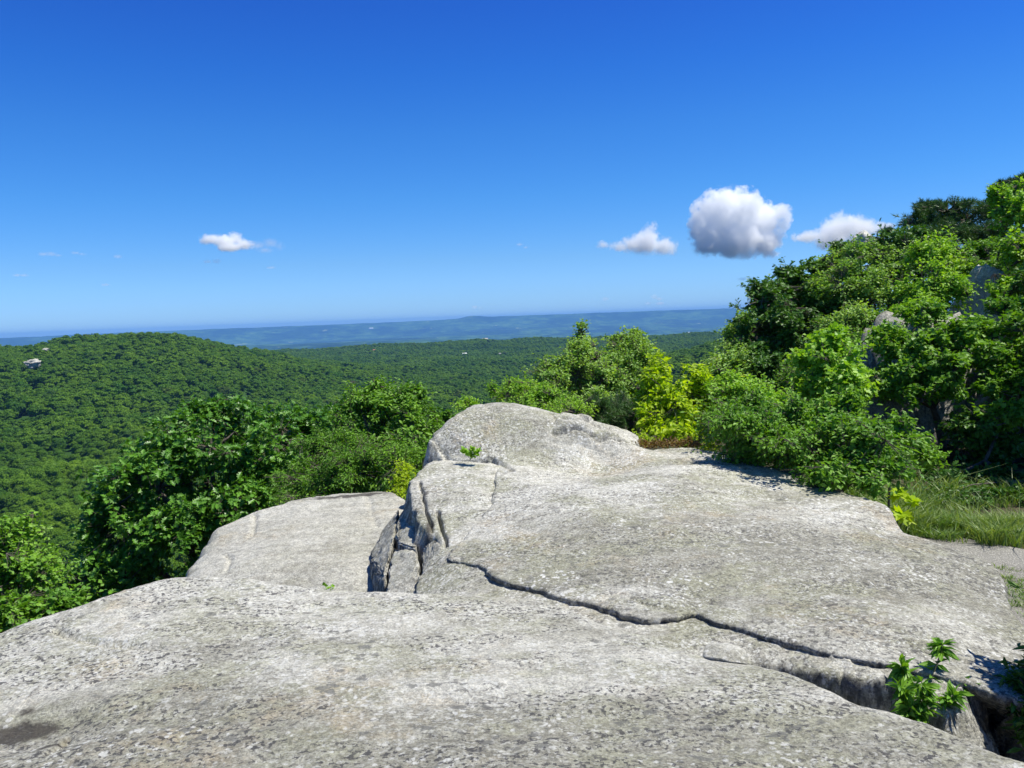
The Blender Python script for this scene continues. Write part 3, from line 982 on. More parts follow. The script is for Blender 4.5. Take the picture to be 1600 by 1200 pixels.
tree("shrub", "sunlit light green shrub in the bottom left corner by the slab", "shrub",
     [(15, 840, 40, 40, 9.5, .5), (35, 905, 62, 52, 9.2, .6), (-20, 890, 50, 80, 9.4, .6), (90, 945, 45, 34, 8.8, .45), (30, 960, 60, 34, 8.6, .5)],
     L_green, T_round, 0.075, 800, 6, clump=2.4, thr=-0.1, trunk_r=0.04, seed=5, stem_name="stem", crown_name="foliage")

# bushes beyond the knob, in the middle
tree("young_birch", "pale birch with a thin dark spire above the rock knob", "tree",
     [(908, 520, 15, 24, 15.2, .25), (905, 545, 34, 24, 15.0, .5), (900, 590, 52, 44, 14.8, .7), (870, 600, 44, 50, 14.5, .7), (930, 560, 36, 26, 15, .5), (850, 640, 50, 34, 14, .7), (940, 595, 40, 36, 14.4, .6), (925, 635, 46, 34, 13.6, .6)],
     L_grey, T_round, 0.065, 1500, 6, clump=2.0, thr=-0.08, trunk_r=0.05, seed=6)
tree("young_birch", "rounder pale birch right of the spired one", "tree",
     [(985, 545, 42, 28, 16.0, .6), (975, 585, 52, 44, 15.6, .7), (1005, 565, 32, 30, 16.0, .5), (950, 610, 50, 40, 15.0, .7), (992, 522, 12, 12, 16.1, .2), (965, 530, 14, 12, 16.1, .2)],
     L_grey, T_round, 0.065, 1400, 6, clump=2.1, thr=-0.06, trunk_r=0.05, seed=7)
tree("shrub", "low bright green shrub peeping over the left of the knob", "shrub",
     [(815, 615, 40, 25, 13.0, .5), (845, 625, 40, 26, 12.6, .6), (790, 620, 24, 14, 13.4, .4), (770, 606, 7, 20, 13.6, .15), (730, 632, 22, 10, 13.4, .3), (885, 645, 48, 26, 12.2, .6)],
     L_light, T_leaf, 0.06, 900, 6, clump=2.6, thr=-0.06, trunk_r=0.03, seed=8, stem_name="stem", crown_name="foliage")
tree("juniper", "dark feathery evergreen shrub left of the yellow bush", "shrub",
     [(968, 652, 36, 36, 12.6, .5), (985, 660, 34, 36, 12.2, .4), (930, 655, 38, 34, 12.4, .45)],
     L_pine, T_needle, 0.085, 900, 16, clump=2.4, thr=-0.1, trunk_r=0.035, seed=9, needles=True, twig=0.14)
tree("shrub", "vivid yellow-green bush, brightest in the whole view", "shrub",
     [(1125, 655, 38, 30, 10.9, .4), (1145, 620, 22, 26, 11.2, .3), (1005, 630, 14, 26, 11.2, .25), (1030, 600, 28, 40, 11.20, .4), (1080, 615, 34, 42, 11.00, .45), (1050, 640, 46, 40, 10.80, .5), (1110, 640, 30, 42, 10.90, .4), (1025, 650, 28, 30, 10.60, .35), (1090, 585, 14, 20, 11.20, .25), (1060, 672, 44, 18, 10.40, .35)],
     L_yellow, T_leaf, 0.11, 720, 6, clump=2.4, thr=-0.02, trunk_r=0.03, seed=10, stem_name="stem", crown_name="foliage", up=0.75)

# the hillside on the right, front row at the slab's far edge
tree("shrub", "dense green shrub hanging over the back edge of the broad slab", "shrub",
     [(1150, 665, 62, 36, 8.85, .5), (1190, 690, 62, 34, 8.45, .5), (1250, 635, 20, 26, 8.4, .2), (1178, 628, 18, 22, 8.8, .2), (1215, 650, 26, 24, 8.5, .25), (1165, 662, 64, 22, 8.0, .35), (1225, 688, 54, 22, 7.6, .35), (1180, 712, 70, 14, 8.1, .2), (1235, 700, 50, 40, 8.05, .5), (1160, 640, 44, 28, 9.25, .5)],
     L_green, T_leaf, 0.062, 1700, 6, clump=2.6, thr=-0.14, trunk_r=0.014, seed=11, stem_name="stem", crown_name="foliage")
tree("shrub", "leafy shrub with light tips over the right end of the slab", "shrub",
     [(1332, 628, 20, 24, 8.3, .2), (1290, 640, 22, 22, 8.4, .2), (1380, 680, 20, 18, 7.9, .2), (1290, 690, 58, 50, 8.10, .55), (1345, 700, 56, 48, 7.70, .5), (1290, 735, 50, 28, 7.50, .4), (1370, 745, 44, 34, 7.30, .4), (1330, 655, 40, 30, 8.30, .4)],
     L_green, T_leaf, 0.075, 1500, 6, clump=2.4, thr=-0.12, trunk_r=0.014, seed=12, stem_name="stem", crown_name="foliage")
tree("shrub", "thin arching shrub reaching right across the dark hollow", "shrub",
     [(1420, 690, 34, 18, 8.10, .25), (1450, 715, 26, 12, 8.10, .2), (1400, 720, 30, 20, 7.90, .25), (1410, 660, 16, 12, 8.20, .2)],
     L_green, T_leaf, 0.07, 170, 6, clump=3, thr=-0.2, trunk_r=0.012, seed=13, stem_name="stem", crown_name="foliage", base=(P(1370, 760, 8.1)[0], 8.1))
tree("shrub", "yellowish low shrub under the dark oak at the hill foot", "shrub",
     [(1150, 620, 46, 32, 10.50, .5), (1200, 640, 50, 34, 10.10, .5), (1245, 655, 40, 34, 9.70, .45)],
     L_light, T_leaf, 0.07, 900, 6, clump=2.4, thr=-0.08, trunk_r=0.03, seed=14, stem_name="stem", crown_name="foliage")
tree("maple_sapling", "yellow-green young maple with broad leaves amid the hillside shrubs", "tree",
     [(1295, 560, 46, 36, 11.6, .45), (1320, 605, 44, 36, 11.2, .4), (1270, 600, 32, 34, 11.5, .35), (1300, 525, 22, 14, 11.8, .25)],
     L_light, T_maple, 0.10, 520, 6, clump=2.2, thr=-0.05, trunk_r=0.03, seed=15)
tree("oak_tree", "mid-green tree rising behind the big white-topped boulder", "tree",
     [(1520, 405, 44, 28, 21, .8), (1500, 440, 36, 34, 20.5, .8), (1560, 430, 40, 34, 20, .8), (1540, 390, 30, 18, 21.5, .6)],
     L_green, T_oak, 0.12, 1100, 6, clump=1.7, thr=-0.1, trunk_r=0.07, seed=34)
tree("young_tree", "thicket tree filling the middle of the hillside behind the young maple", "tree",
     [(1380, 520, 50, 36, 15.5, .7), (1340, 560, 50, 40, 14.5, .7), (1260, 600, 46, 36, 13.5, .6), (1380, 600, 50, 30, 13.6, .6), (1300, 640, 60, 26, 12.2, .5)],
     L_green, T_leaf, 0.08, 1700, 6, clump=2.0, thr=-0.1, trunk_r=0.05, seed=35)
tree("maple_tree", "dense tree added outside the right edge to shade the hollow", "tree",
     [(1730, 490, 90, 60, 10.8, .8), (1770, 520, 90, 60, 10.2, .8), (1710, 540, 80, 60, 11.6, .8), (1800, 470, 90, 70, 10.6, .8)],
     L_dark, T_maple, 0.14, 1500, 6, clump=1.5, thr=-0.3, trunk_r=0.08, seed=37, base=(9.0, 11.6))  # out-of-view canopy, put in to throw shade on the hollow
# middle of the hillside
tree("oak_tree", "dark oak at the left brow of the hill against the sky", "tree",
     [(1205, 470, 40, 34, 18, .8), (1180, 520, 44, 44, 17.6, .9), (1230, 520, 48, 50, 17.2, .9), (1190, 580, 48, 42, 16.6, .9), (1240, 440, 30, 26, 18.4, .6), (1265, 480, 40, 40, 18, .8), (1275, 425, 22, 18, 18.6, .5)],
     L_dark, T_oak, 0.13, 1900, 6, clump=1.7, thr=-0.06, trunk_r=0.09, seed=16)
tree("young_tree", "slim pale sapling at the left foot of the dark oak", "tree",
     [(1165, 500, 16, 26, 17.4, .3), (1150, 535, 26, 26, 17, .4), (1140, 575, 38, 30, 16.2, .6), (1120, 600, 36, 24, 15.6, .5), (1195, 450, 12, 12, 17.6, .2)],
     L_grey, T_round, 0.075, 700, 6, clump=2.2, thr=-0.04, trunk_r=0.035, seed=17)
tree("young_tree", "grey-green fine-leaved tree in the middle of the hillside", "tree",
     [(1340, 420, 46, 36, 18, .8), (1310, 460, 50, 40, 17.6, .8), (1365, 470, 50, 44, 17, .8), (1330, 515, 56, 36, 16, .8), (1300, 415, 30, 24, 18.6, .5), (1370, 395, 22, 20, 18.4, .4)],
     L_grey, T_round, 0.075, 2300, 6, clump=2.0, thr=-0.1, trunk_r=0.06, seed=18)
tree("oak_tree", "dark broad oak between the grey-green tree and the ridge pines", "tree",
     [(1400, 400, 44, 36, 21, .9), (1440, 415, 44, 40, 20.6, .9), (1385, 440, 36, 30, 20, .8), (1320, 395, 26, 18, 22, .6), (1425, 375, 30, 20, 22, .6)],
     L_dark, T_oak, 0.14, 1300, 6, clump=1.6, thr=-0.08, trunk_r=0.08, seed=19)
tree("pine_tree", "dark flat-topped pine on the ridge against the sky", "tree",
     [(1480, 330, 50, 20, 25, .8), (1440, 345, 34, 16, 25, .6), (1510, 345, 34, 26, 24.6, .7), (1470, 372, 54, 24, 24, .8), (1450, 322, 20, 10, 25.4, .4), (1425, 350, 14, 9, 25, .3)],
     L_pine, T_needle, 0.17, 520, 36, clump=1.6, thr=-0.04, trunk_r=0.1, seed=20, needles=True, twig=0.2)
tree("pine_tree", "smaller pine lower left on the ridge beside the pale outcrop", "tree",
     [(1385, 365, 13, 10, 27, .3), (1400, 385, 26, 16, 26.6, .5), (1420, 398, 26, 16, 26, .5)],
     L_pine, T_needle, 0.16, 190, 36, clump=1.8, thr=-0.1, trunk_r=0.07, seed=21, needles=True, twig=0.2)
tree("pine_tree", "pine behind the tall tree in the upper right corner", "tree",
     [(1560, 335, 34, 26, 24, .7), (1540, 370, 40, 26, 23.4, .7), (1575, 298, 26, 18, 24.6, .6), (1590, 283, 14, 12, 24.8, .4)],
     L_pine, T_needle, 0.17, 420, 36, clump=1.6, thr=-0.06, trunk_r=0.1, seed=22, needles=True, twig=0.2)
tree("young_tree", "sunny yellow-green tree left of the white boulder", "tree",
     [(1460, 400, 40, 32, 16.5, .6), (1440, 450, 44, 42, 16, .7), (1475, 455, 34, 40, 15.6, .6), (1430, 500, 40, 36, 15.2, .6), (1470, 520, 36, 30, 14.8, .5), (1490, 395, 22, 22, 16.8, .4)],
     L_light, T_leaf, 0.10, 1250, 6, clump=2.0, thr=-0.06, trunk_r=0.05, seed=23)
tree("shrub", "dark low thicket behind the tall grass at the right edge", "shrub",
     [(1470, 776, 40, 14, 10.0, .3), (1540, 778, 46, 13, 9.9, .3), (1610, 782, 46, 14, 9.8, .3), (1490, 772, 46, 18, 10.6, .35), (1560, 768, 50, 22, 10.5, .35), (1620, 770, 50, 24, 10.4, .35), (1680, 760, 60, 40, 10.4, .5)],
     L_dark, T_leaf, 0.08, 1300, 6, clump=2.4, thr=-0.15, trunk_r=0.02, seed=36, stem_name="stem", crown_name="foliage")
tree("maple_tree", "leafy maple with drooping sprays before the shaded boulders", "tree",
     [(1430, 550, 56, 40, 12.6, .45), (1395, 590, 44, 28, 12.4, .4), (1475, 585, 46, 36, 12.2, .45), (1440, 620, 40, 20, 12.0, .3), (1385, 535, 34, 30, 12.8, .3), (1500, 530, 40, 36, 12.8, .4), (1440, 500, 40, 24, 13.2, .4)],
     L_green, T_maple, 0.09, 1250, 6, clump=2.2, thr=-0.04, trunk_r=0.05, seed=24, base=(P(1490, 640, 12.6)[0], 12.8))
tree("maple_tree", "tall bright green tree cut by the right edge of the photo", "tree",
     [(1585, 330, 34, 40, 17, .7), (1610, 395, 36, 40, 16, .7), (1665, 350, 60, 80, 17, .9), (1560, 300, 14, 16, 17.5, .3), (1600, 470, 50, 40, 15, .7)],
     L_light, T_maple, 0.095, 1700, 6, clump=2.0, thr=-0.04, trunk_r=0.07, seed=25)
tree("maple_tree", "green maple overhanging the dark hollow at the right edge", "tree",
     [(1560, 560, 42, 26, 12.2, .45), (1600, 600, 46, 30, 11.8, .5), (1530, 520, 26, 20, 12.8, .35), (1580, 650, 40, 22, 11.4, .4), (1620, 530, 50, 40, 12.2, .6), (1550, 610, 26, 16, 11.8, .3), (1590, 490, 40, 26, 13, .4)],
     L_green, T_maple, 0.09, 1500, 6, clump=2.2, thr=-0.02, trunk_r=0.07, seed=26, base=(P(1640, 700, 12.2)[0], 12.4))
tree("maple_tree", "dark tree added just past the right edge to block sun from the hollow", "tree",
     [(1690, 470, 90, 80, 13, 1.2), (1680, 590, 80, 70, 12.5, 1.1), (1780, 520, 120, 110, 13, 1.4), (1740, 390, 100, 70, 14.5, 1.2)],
     L_dark, T_maple, 0.14, 1500, 6, clump=1.6, thr=-0.15, trunk_r=0.1, seed=27, base=(P(1700, 700, 12.8)[0], 13.2))  # added out of frame so its crown keeps the sun off the hollow
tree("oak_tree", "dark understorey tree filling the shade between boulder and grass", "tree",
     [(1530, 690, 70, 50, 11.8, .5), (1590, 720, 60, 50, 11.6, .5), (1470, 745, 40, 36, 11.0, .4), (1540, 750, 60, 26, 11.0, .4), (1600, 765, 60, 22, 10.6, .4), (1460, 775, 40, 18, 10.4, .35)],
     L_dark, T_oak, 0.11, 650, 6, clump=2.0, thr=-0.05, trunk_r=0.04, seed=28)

G_OUT = "pale outcrops on the wooded hillside"
boulder("rock_outcrop", "big pale boulder with a sunlit white top among the right-hand trees", P(1532, 505, 17.0), (0.7, 0.8, 1.05), M_pale, 21, 5, 0.2)
boulder("rock_outcrop", "grey boulder wall in deep shade behind the drooping maple", P(1430, 650, 13.8), (1.05, 0.8, 1.75), M_block, 22, 5, 0.22)
boulder("rock_outcrop", "grey rock deep in the dark hollow above the grass", P(1590, 700, 13.2), (1.0, 0.7, 1.1), M_block, 23, 5, 0.25)
boulder("rock_outcrop", "small flat white outcrop on the skyline beside the dark oak", P(1255, 452, 21), (0.55, 0.5, 0.42), M_pale, 24, 4, 0.3, group=G_OUT)
boulder("rock_outcrop", "broken white outcrop among dark leaves on the hill brow", P(1245, 478, 19), (0.4, 0.4, 0.35), M_pale, 25, 4, 0.3, group=G_OUT)
boulder("rock_outcrop", "little tan outcrop on the skyline left of the ridge pines", P(1352, 388, 24), (0.42, 0.4, 0.42), M_pale, 26, 4, 0.3, group=G_OUT)
boulder("rock_outcrop", "white-edged boulder behind the sunny yellow-green tree", P(1412, 505, 17), (0.4, 0.5, 0.6), M_pale, 27, 4, 0.25, group=G_OUT)


# ------------------------------------------------------------------ small plants
def plant(name, label, stems, leaf, tmpl, size, per, seed, cat="plant", droop=0.35, group=None, up=0.8, r0=0.005):
    """stems: list of (px, py, depth) polylines from foot to tip"""
    r = np.random.default_rng(seed + 500)
    foot = P(*stems[0][0])
    A = tag(empty(name, foot), label, cat, group)
    w, c = MB(), MB()
    for s in stems:
        q = np.array([P(*k) for k in s])
        tt = np.linspace(0, len(q) - 1, 10)
        pl = np.stack([np.interp(tt, np.arange(len(q)), q[:, k]) for k in range(3)], -1)
        w.tube(pl, np.linspace(r0, r0 * 0.35, 10), 5)
        u = r.random(per) ** 0.7 * 0.85 + 0.15
        u[:3] = 1.0
        pos = np.stack([np.interp(u * (len(q) - 1), np.arange(len(q)), q[:, k]) for k in range(3)], -1)
        ax = q[-1] - q[0]
        ax /= np.linalg.norm(ax)
        d = r.normal(size=(per, 3)) * np.array([1, 1, 0.5]) + ax * 0.5 + np.array([0, 0, -droop])
        nrm = np.array([0, 0, up]) + r.normal(size=(per, 3)) * 0.35
        c.leaves(tmpl, pos, d, nrm, size * (0.6 + 0.5 * r.random(per)), np.clip(r.random(per), 0, 1))
    w.build("stem", M_stem, A, True, foot)
    c.build("foliage", leaf, A, False, foot, "tint")
    return A


plant("cherry_seedling", "leafy green seedling growing in the gap behind the foreground slab",
      [[(1450, 1150, 3.89), (1445, 1090, 3.94), (1470, 1020, 3.99), (1472, 1005, 3.99)],
       [(1450, 1150, 3.89), (1430, 1090, 3.89), (1408, 1040, 3.94)],
       [(1450, 1150, 3.89), (1470, 1100, 3.94), (1505, 1068, 3.94)],
       [(1450, 1150, 3.84), (1425, 1110, 3.79), (1405, 1070, 3.84)],
       [(1455, 1150, 3.84), (1470, 1110, 3.79), (1490, 1085, 3.74)],
       [(1450, 1150, 3.84), (1445, 1110, 3.74), (1440, 1065, 3.74)],
       [(1445, 1150, 3.84), (1430, 1130, 3.74), (1420, 1105, 3.74)]],
      L_green, T_narrow, 0.082, 75, 3, droop=0.45)
plant("maple_seedling", "yellow-green maple seedling beside the notch in the slab's right edge",
      [[(1400, 838, 7.6), (1405, 798, 7.6), (1402, 766, 7.6)], [(1400, 838, 7.6), (1415, 803, 7.6), (1426, 783, 7.55)], [(1400, 838, 7.6), (1398, 813, 7.5), (1410, 803, 7.45)]],
      L_yellow, T_maple, 0.135, 11, 4, droop=0.5)
plant("fern_tuft", "tiny bright green tuft rooted in the crack under the rock knob",
      [[(735, 718, 8.25), (728, 708, 8.25), (724, 703, 8.25)], [(735, 718, 8.25), (737, 708, 8.2), (738, 700, 8.2)], [(735, 718, 8.25), (744, 710, 8.2), (748, 704, 8.2)]],
      L_light, T_round, 0.045, 60, 5, droop=0.1, r0=0.003)
plant("sprig", "tiny lone sprig at the foot of the smooth lower slab",
      [[(513, 935, 6.6), (510, 921, 6.6), (507, 915, 6.6)], [(513, 935, 6.6), (516, 922, 6.6), (518, 917, 6.6)]],
      L_light, T_round, 0.035, 9, 6, droop=0.2, r0=0.002)
tree("shrub", "small yellow-green shrub squeezed between lower slab and shoulder", "shrub",
     [(626, 755, 14, 16, 10.3, .15), (632, 735, 12, 14, 10.4, .15), (622, 772, 9, 9, 10.1, .1)], L_yellow, T_leaf, 0.05, 120, 6,
     clump=4, thr=-0.3, trunk_r=0.012, seed=31, stem_name="stem", crown_name="foliage")
tree("shrub", "dark shaded shrub in the bottom right corner behind the foreground slab", "shrub",
     [(1612, 1090, 26, 24, 3.85, .12), (1665, 1070, 45, 70, 3.85, .25), (1735, 930, 70, 120, 3.8, .35), (1640, 1140, 40, 30, 3.7, .15)],
     L_dark, T_narrow, 0.085, 1100, 6, clump=3, thr=-0.2, trunk_r=0.015, seed=32, stem_name="stem", crown_name="foliage")
tree("shrub", "low lime-green sprigs between the knob and the russet mat", "shrub",
     [(1000, 685, 24, 7, 9.6, .15), (1075, 690, 14, 8, 9.5, .15), (1115, 697, 18, 6, 9.4, .12)], L_yellow, T_leaf, 0.05, 90, 5,
     clump=4, thr=-0.3, trunk_r=0.008, seed=33, stem_name="stem", crown_name="foliage")


def mat_of_leaves(name, label, region, leaf, tmpl, size, n, hgt, seed, spread=0.06):
    r = np.random.default_rng(seed)
    m = MB()
    A, B = region
    u = r.random(n)
    px = A[0] + (B[0] - A[0]) * u
    py = A[1] + (B[1] - A[1]) * u + r.normal(size=n) * 2
    dp = A[2] + (B[2] - A[2]) * u + r.normal(size=n) * spread
    pos = np.array([P(a, b, c) for a, b, c in zip(px, py, dp)])
    pos[:, 2] += r.random(n) * hgt * (0.5 + 0.5 * np.sin(px * 0.13) ** 2)
    d = r.normal(size=(n, 3)) * 0.7 + np.array([0, 0, 0.6])
    m.leaves(tmpl, pos, d, r.normal(size=(n, 3)) * 0.5 + np.array([0, 0, .5]), size * (0.6 + 0.6 * r.random(n)), r.random(n))
    o = m.build(name, leaf, None, False, None, "tint")
    tag(o, label, name.replace("_", " "), None, "stuff")


mat_of_leaves("ground_cover", "russet low ground cover at the back edge of the slab", ((982, 699, 9.4), (1095, 697, 9.3)), L_red, T_leaf, 0.036, 1300, 0.08, 61, 0.16)


def grass(name, label, spots, h, n, seed, gate=-0.12):
    r = np.random.default_rng(seed)
    m = MB()
    for (cx, cy, rx, ry, k) in spots:
        q = int(n * k)
        a, s = r.random(q) * 2 * np.pi, np.sqrt(r.random(q))
        x, y = cx + np.cos(a) * s * rx, cy + np.sin(a) * s * ry
        ok = perlin(np.stack([x * 2.2, y * 2.2, 0 * x], -1), 4) + 0.6 * perlin(np.stack([x * 6, y * 6, 0 * x], -1), 6) > gate + 0.3 * (r.random(len(x)) - 0.5)
        x, y = x[ok], y[ok]
        q = len(x)
        z = ground(x, y)
        lean = r.normal(size=(q, 2)) * 0.55
        H = h * (0.35 + 0.75 * r.random(q)) * (1 + 1.1 * perlin(np.stack([x * 1.9, y * 1.9, 0 * x + 3], -1), 5)) * np.where(r.random(q) < 0.05, 1.6, 1.0)
        w = 0.0035 + 0.003 * r.random(q)
        b = np.stack([x, y, z], -1)
        th = r.random(q) * np.pi
        sd = np.stack([np.cos(th), np.sin(th), 0 * th], -1) * w[:, None]
        m1 = b + np.stack([lean[:, 0] * H * .35, lean[:, 1] * H * .35, H * .6], -1)
        tp = b + np.stack([lean[:, 0] * H * 1.1, lean[:, 1] * H * 1.1, H * .95], -1)
        V = np.stack([b - sd, b + sd, m1 + sd * .8, m1 - sd * .8, tp], 1).reshape(-1, 3)
        i = np.arange(q)[:, None] * 5
        at = np.repeat(np.clip(r.random(q) + 0.8 * perlin(np.stack([x * 1.3, y * 1.3, 0 * x], -1), 8), 0, 1) + np.where(r.random(q) < 0.12, 0.9, 0), 5)
        m.add(V, i + np.array([[0, 1, 2, 3]]), 4, at)
        f = (i + np.array([[3, 2, 4]]) + m.n - len(V))
        m.l.append(f.ravel())
        m.s.append(np.full(len(f), 3))
    o = m.build(name, L_grass, None, False, None, "tint")
    tag(o, label, "grass", None, "stuff")


def gxy(px, py, z):
    p = PZ(px, py, z)
    return p[0], p[1]


gA, gB, gC = gxy(1455, 836, -2.32), gxy(1540, 855, -2.32), gxy(1620, 868, -2.32)
grass("grass", "tall soft grass between the path and the dark trees",
      [(gA[0], gA[1] + .55, .55, .5, 1), (gB[0], gB[1] + .65, .7, .55, 1.4), (gC[0], gC[1] + .6, .7, .5, 1.2), (gC[0] + 1, gC[1] + .4, .7, .5, .8), (gA[0] - .1, gA[1] + .9, .5, .4, .6), (gA[0] + .6, gA[1] + 1.5, 1.5, .5, .9)], 0.19, 4600, 71)


def path():
    t = NT("gravel")
    co = t.n("NewGeometry").outputs["Position"]
    c = t.mix(t.ramp(t.noise(co, 1.4, 5, 0.6), 0.35, 0.65), (0.25, 0.235, 0.205), (0.36, 0.345, 0.31))
    c = t.mix(t.ramp(t.voro(co, 60), 0.1, 0.5), t.mix(1.0, c, (1.25, 1.25, 1.25), 'MULTIPLY'), t.mix(1.0, c, (0.6, 0.6, 0.6), 'MULTIPLY'))
    bs = t.n("BsdfPrincipled")
    t.link(c, bs.inputs["Base Color"])
    bs.inputs["Roughness"].default_value = 0.95
    b = t.n("Bump")
    b.inputs["Strength"].default_value = 0.8
    b.inputs["Distance"].default_value = 0.01
    t.link(t.voro(co, 60), b.inputs["Height"])
    t.link(b.outputs[0], bs.inputs["Normal"])
    m = t.out(bs.outputs[0])
    back = [gxy(1380, 832, -2.32), gxy(1455, 838, -2.32), gxy(1540, 857, -2.32), gxy(1620, 872, -2.32), gxy(1760, 890, -2.32), (9.5, 7.2)]
    front = [(2.6, 7.0), (2.7, 6.2), (2.9, 5.4), (3.2, 4.6), (4.2, 4.0), (9.0, 3.2)]
    u = np.linspace(0, 1, 60)
    f = lambda L: np.stack([np.interp(u * (len(L) - 1), np.arange(len(L)), np.array(L)[:, k]) for k in (0, 1)], -1)
    B, Fp = f(back), f(front)
    v = np.linspace(0, 1, 40)
    G = Fp[None] * (1 - v)[:, None, None] + B[None] * v[:, None, None]
    X, Y = G[..., 0].ravel(), G[..., 1].ravel()
    Z = ground(X, Y) + 0.03
    i = np.arange(39)[:, None] * 60 + np.arange(59)[None]
    fc = np.stack([i, i + 1, i + 61, i + 60], -1).reshape(-1, 4)
    np_mesh("path", np.stack([X, Y, Z], -1), fc.ravel(), np.full(len(fc), 4), m, True)["kind"] = "structure"


path()
gD = gxy(1600, 935, -2.30)
grass("short_grass", "short worn grass on the path beside the broad slab", [(gD[0] + .05, gD[1] + .1, .45, .75, 1), (gD[0] + .5, gD[1] - .3, .6, .6, .6)], 0.05, 6000, 72, -0.3)


# ------------------------------------------------------------------ the wooded valley: one mass of crowns
def forest():
    t = NT("canopy_leaves")
    oi = t.n("ObjectInfo")
    wh = t.n("TexWhiteNoise", noise_dimensions='3D')
    t.link(oi.outputs["Location"], wh.inputs["Vector"])
    at = t.n("Attribute", attribute_name="tint")
    big = t.noise(t.scale(oi.outputs["Location"], (1, 1, 0)), 0.007, 5, 0.65)
    mid = t.noise(t.scale(oi.outputs["Location"], (1, 1, 0)), 0.022, 4, 0.65)
    f = t.math('ADD', t.math('MULTIPLY', wh.outputs["Value"], 0.40), t.math('ADD', t.math('MULTIPLY', at.outputs["Fac"], 0.25),
               t.math('ADD', t.math('MULTIPLY', t.math('SUBTRACT', big, 0.42), 1.5), t.math('MULTIPLY', t.math('SUBTRACT', mid, 0.5), 1.3))))
    c = t.mix(f, (0.046, 0.140, 0.010), (0.175, 0.300, 0.014))
    wh2 = t.ramp(wh.outputs["Value"], 0.93, 0.95)
    c = t.mix(t.math('MULTIPLY', wh2, 0.55), c, (0.020, 0.072, 0.018))
    wh3 = t.ramp(wh.outputs["Value"], 0.012, 0.010)
    c = t.mix(t.math('MULTIPLY', wh3, 0.3), c, (0.16, 0.14, 0.05))
    bs = t.n("BsdfPrincipled")
    t.link(c, bs.inputs["Base Color"])
    bs.inputs["Roughness"].default_value = 0.6
    bs.inputs["Specular IOR Level"].default_value = 0.25
    tr = t.n("BsdfTranslucent")
    t.link(t.mix(1.0, c, (1.4, 1.4, 0.5), 'MULTIPLY'), tr.inputs["Color"])
    mx = t.n("MixShader")
    mx.inputs[0].default_value = 0.36
    t.link(bs.outputs[0], mx.inputs[1])
    t.link(tr.outputs[0], mx.inputs[2])
    mat = t.out(mx.outputs[0])

    def crown_proto(k, n_leaf, lsize, conical=False):
        r = np.random.default_rng(300 + k)
        m = MB()
        nb = 9
        if conical:
            cs = np.array([[0, 0, 2 + 1.15 * i] for i in range(7)]) + r.normal(size=(7, 3)) * 0.15
            ss = np.array([[2.3 - 0.3 * i, 2.3 - 0.3 * i, 1.0] for i in range(7)])
        else:
            a = r.random(nb) * 2 * np.pi
            rr = np.sqrt(r.random(nb)) * 3.0
            cs = np.stack([np.cos(a) * rr, np.sin(a) * rr, 5.0 + 2.6 * (1 - (rr / 3.4) ** 2) + r.normal(size=nb) * 0.6], -1)
            cs = np.concatenate([cs, [[0, 0, 5.0]]])
            ss = np.stack([r.uniform(1.4, 2.4, nb + 1), r.uniform(1.4, 2.4, nb + 1), r.uniform(0.9, 1.5, nb + 1)], -1)
            ss[-1] = (3.4, 3.4, 2.4)
        w = (ss[:, 0] ** 2)
        cnt = (n_leaf * w / w.sum()).astype(int) + 1
        for c_, s_, n in zip(cs, ss, cnt):
            u = r.normal(size=(n, 3))
            u /= np.linalg.norm(u, axis=1)[:, None]
            u[:, 2] = np.where(u[:, 2] < -0.4, -u[:, 2], u[:, 2])
            p = c_ + u * s_ * (0.85 + 0.25 * r.random(n))[:, None]
            d = r.normal(size=(n, 3)) + u * 0.3
            nm = u * 0.55 + np.array([0, 0, 0.9]) + r.normal(size=(n, 3)) * 0.4
            m.leaves(T_round, p - d / np.linalg.norm(d, axis=1)[:, None] * lsize * .5, d, nm, lsize * (0.6 + 0.7 * r.random(n)), r.random(n))
        # rounded inner mass of each bough
        th, ph = np.linspace(0.02, np.pi - 0.02, 7), np.linspace(0, 2 * np.pi, 10, endpoint=False)
        T_, H_ = np.meshgrid(th, ph, indexing='ij')
        sph = np.stack([np.sin(T_) * np.cos(H_), np.sin(T_) * np.sin(H_), np.cos(T_)], -1).reshape(-1, 3)
        i = np.arange(6)[:, None] * 10
        j = np.arange(10)[None]
        ff = np.stack([i + j, i + 10 + j, i + 10 + (j + 1) % 10, i + (j + 1) % 10], -1).reshape(-1, 4)
        for c_, s_ in zip(cs, ss):
            m.add(c_ + sph * s_ * 0.86, ff, 4, np.full(70, 0.3))
        m.tube(np.array([[0, 0, -1.5], [0, 0, 2.5], [0, 0, 5]]), [0.3, 0.22, 0.12], 5)
        me = m.build("canopy_tree", mat, None, False, None, "tint")
        COL.objects.unlink(me)          # only a source for the mass below
        return me

    near_p = [crown_proto(k, 2600, 0.46) for k in range(6)] + [crown_proto(8, 1200, 0.5, True)]
    far_p = [crown_proto(20 + k, 800, 0.8) for k in range(6)] + [crown_proto(28, 400, 0.8, True)]

    def scatter(r0, r1, sp, seed):
        r = np.random.default_rng(seed)
        az0, az1 = rad(-48), rad(46)
        n = int(0.5 * (az1 - az0) * (r1 ** 2 - r0 ** 2) / sp ** 2)
        R_ = np.sqrt(r.random(n) * (r1 ** 2 - r0 ** 2) + r0 ** 2)
        A_ = az0 + (az1 - az0) * r.random(n)
        # stratify: keep one tree per cell
        cell = {}
        x, y = R_ * np.sin(A_), R_ * np.cos(A_)
        key = (np.floor(x / (sp * 0.8)).astype(np.int64) * 1000003 + np.floor(y / (sp * 0.8)).astype(np.int64))
        _, idx = np.unique(key, return_index=True)
        return x[idx], y[idx]

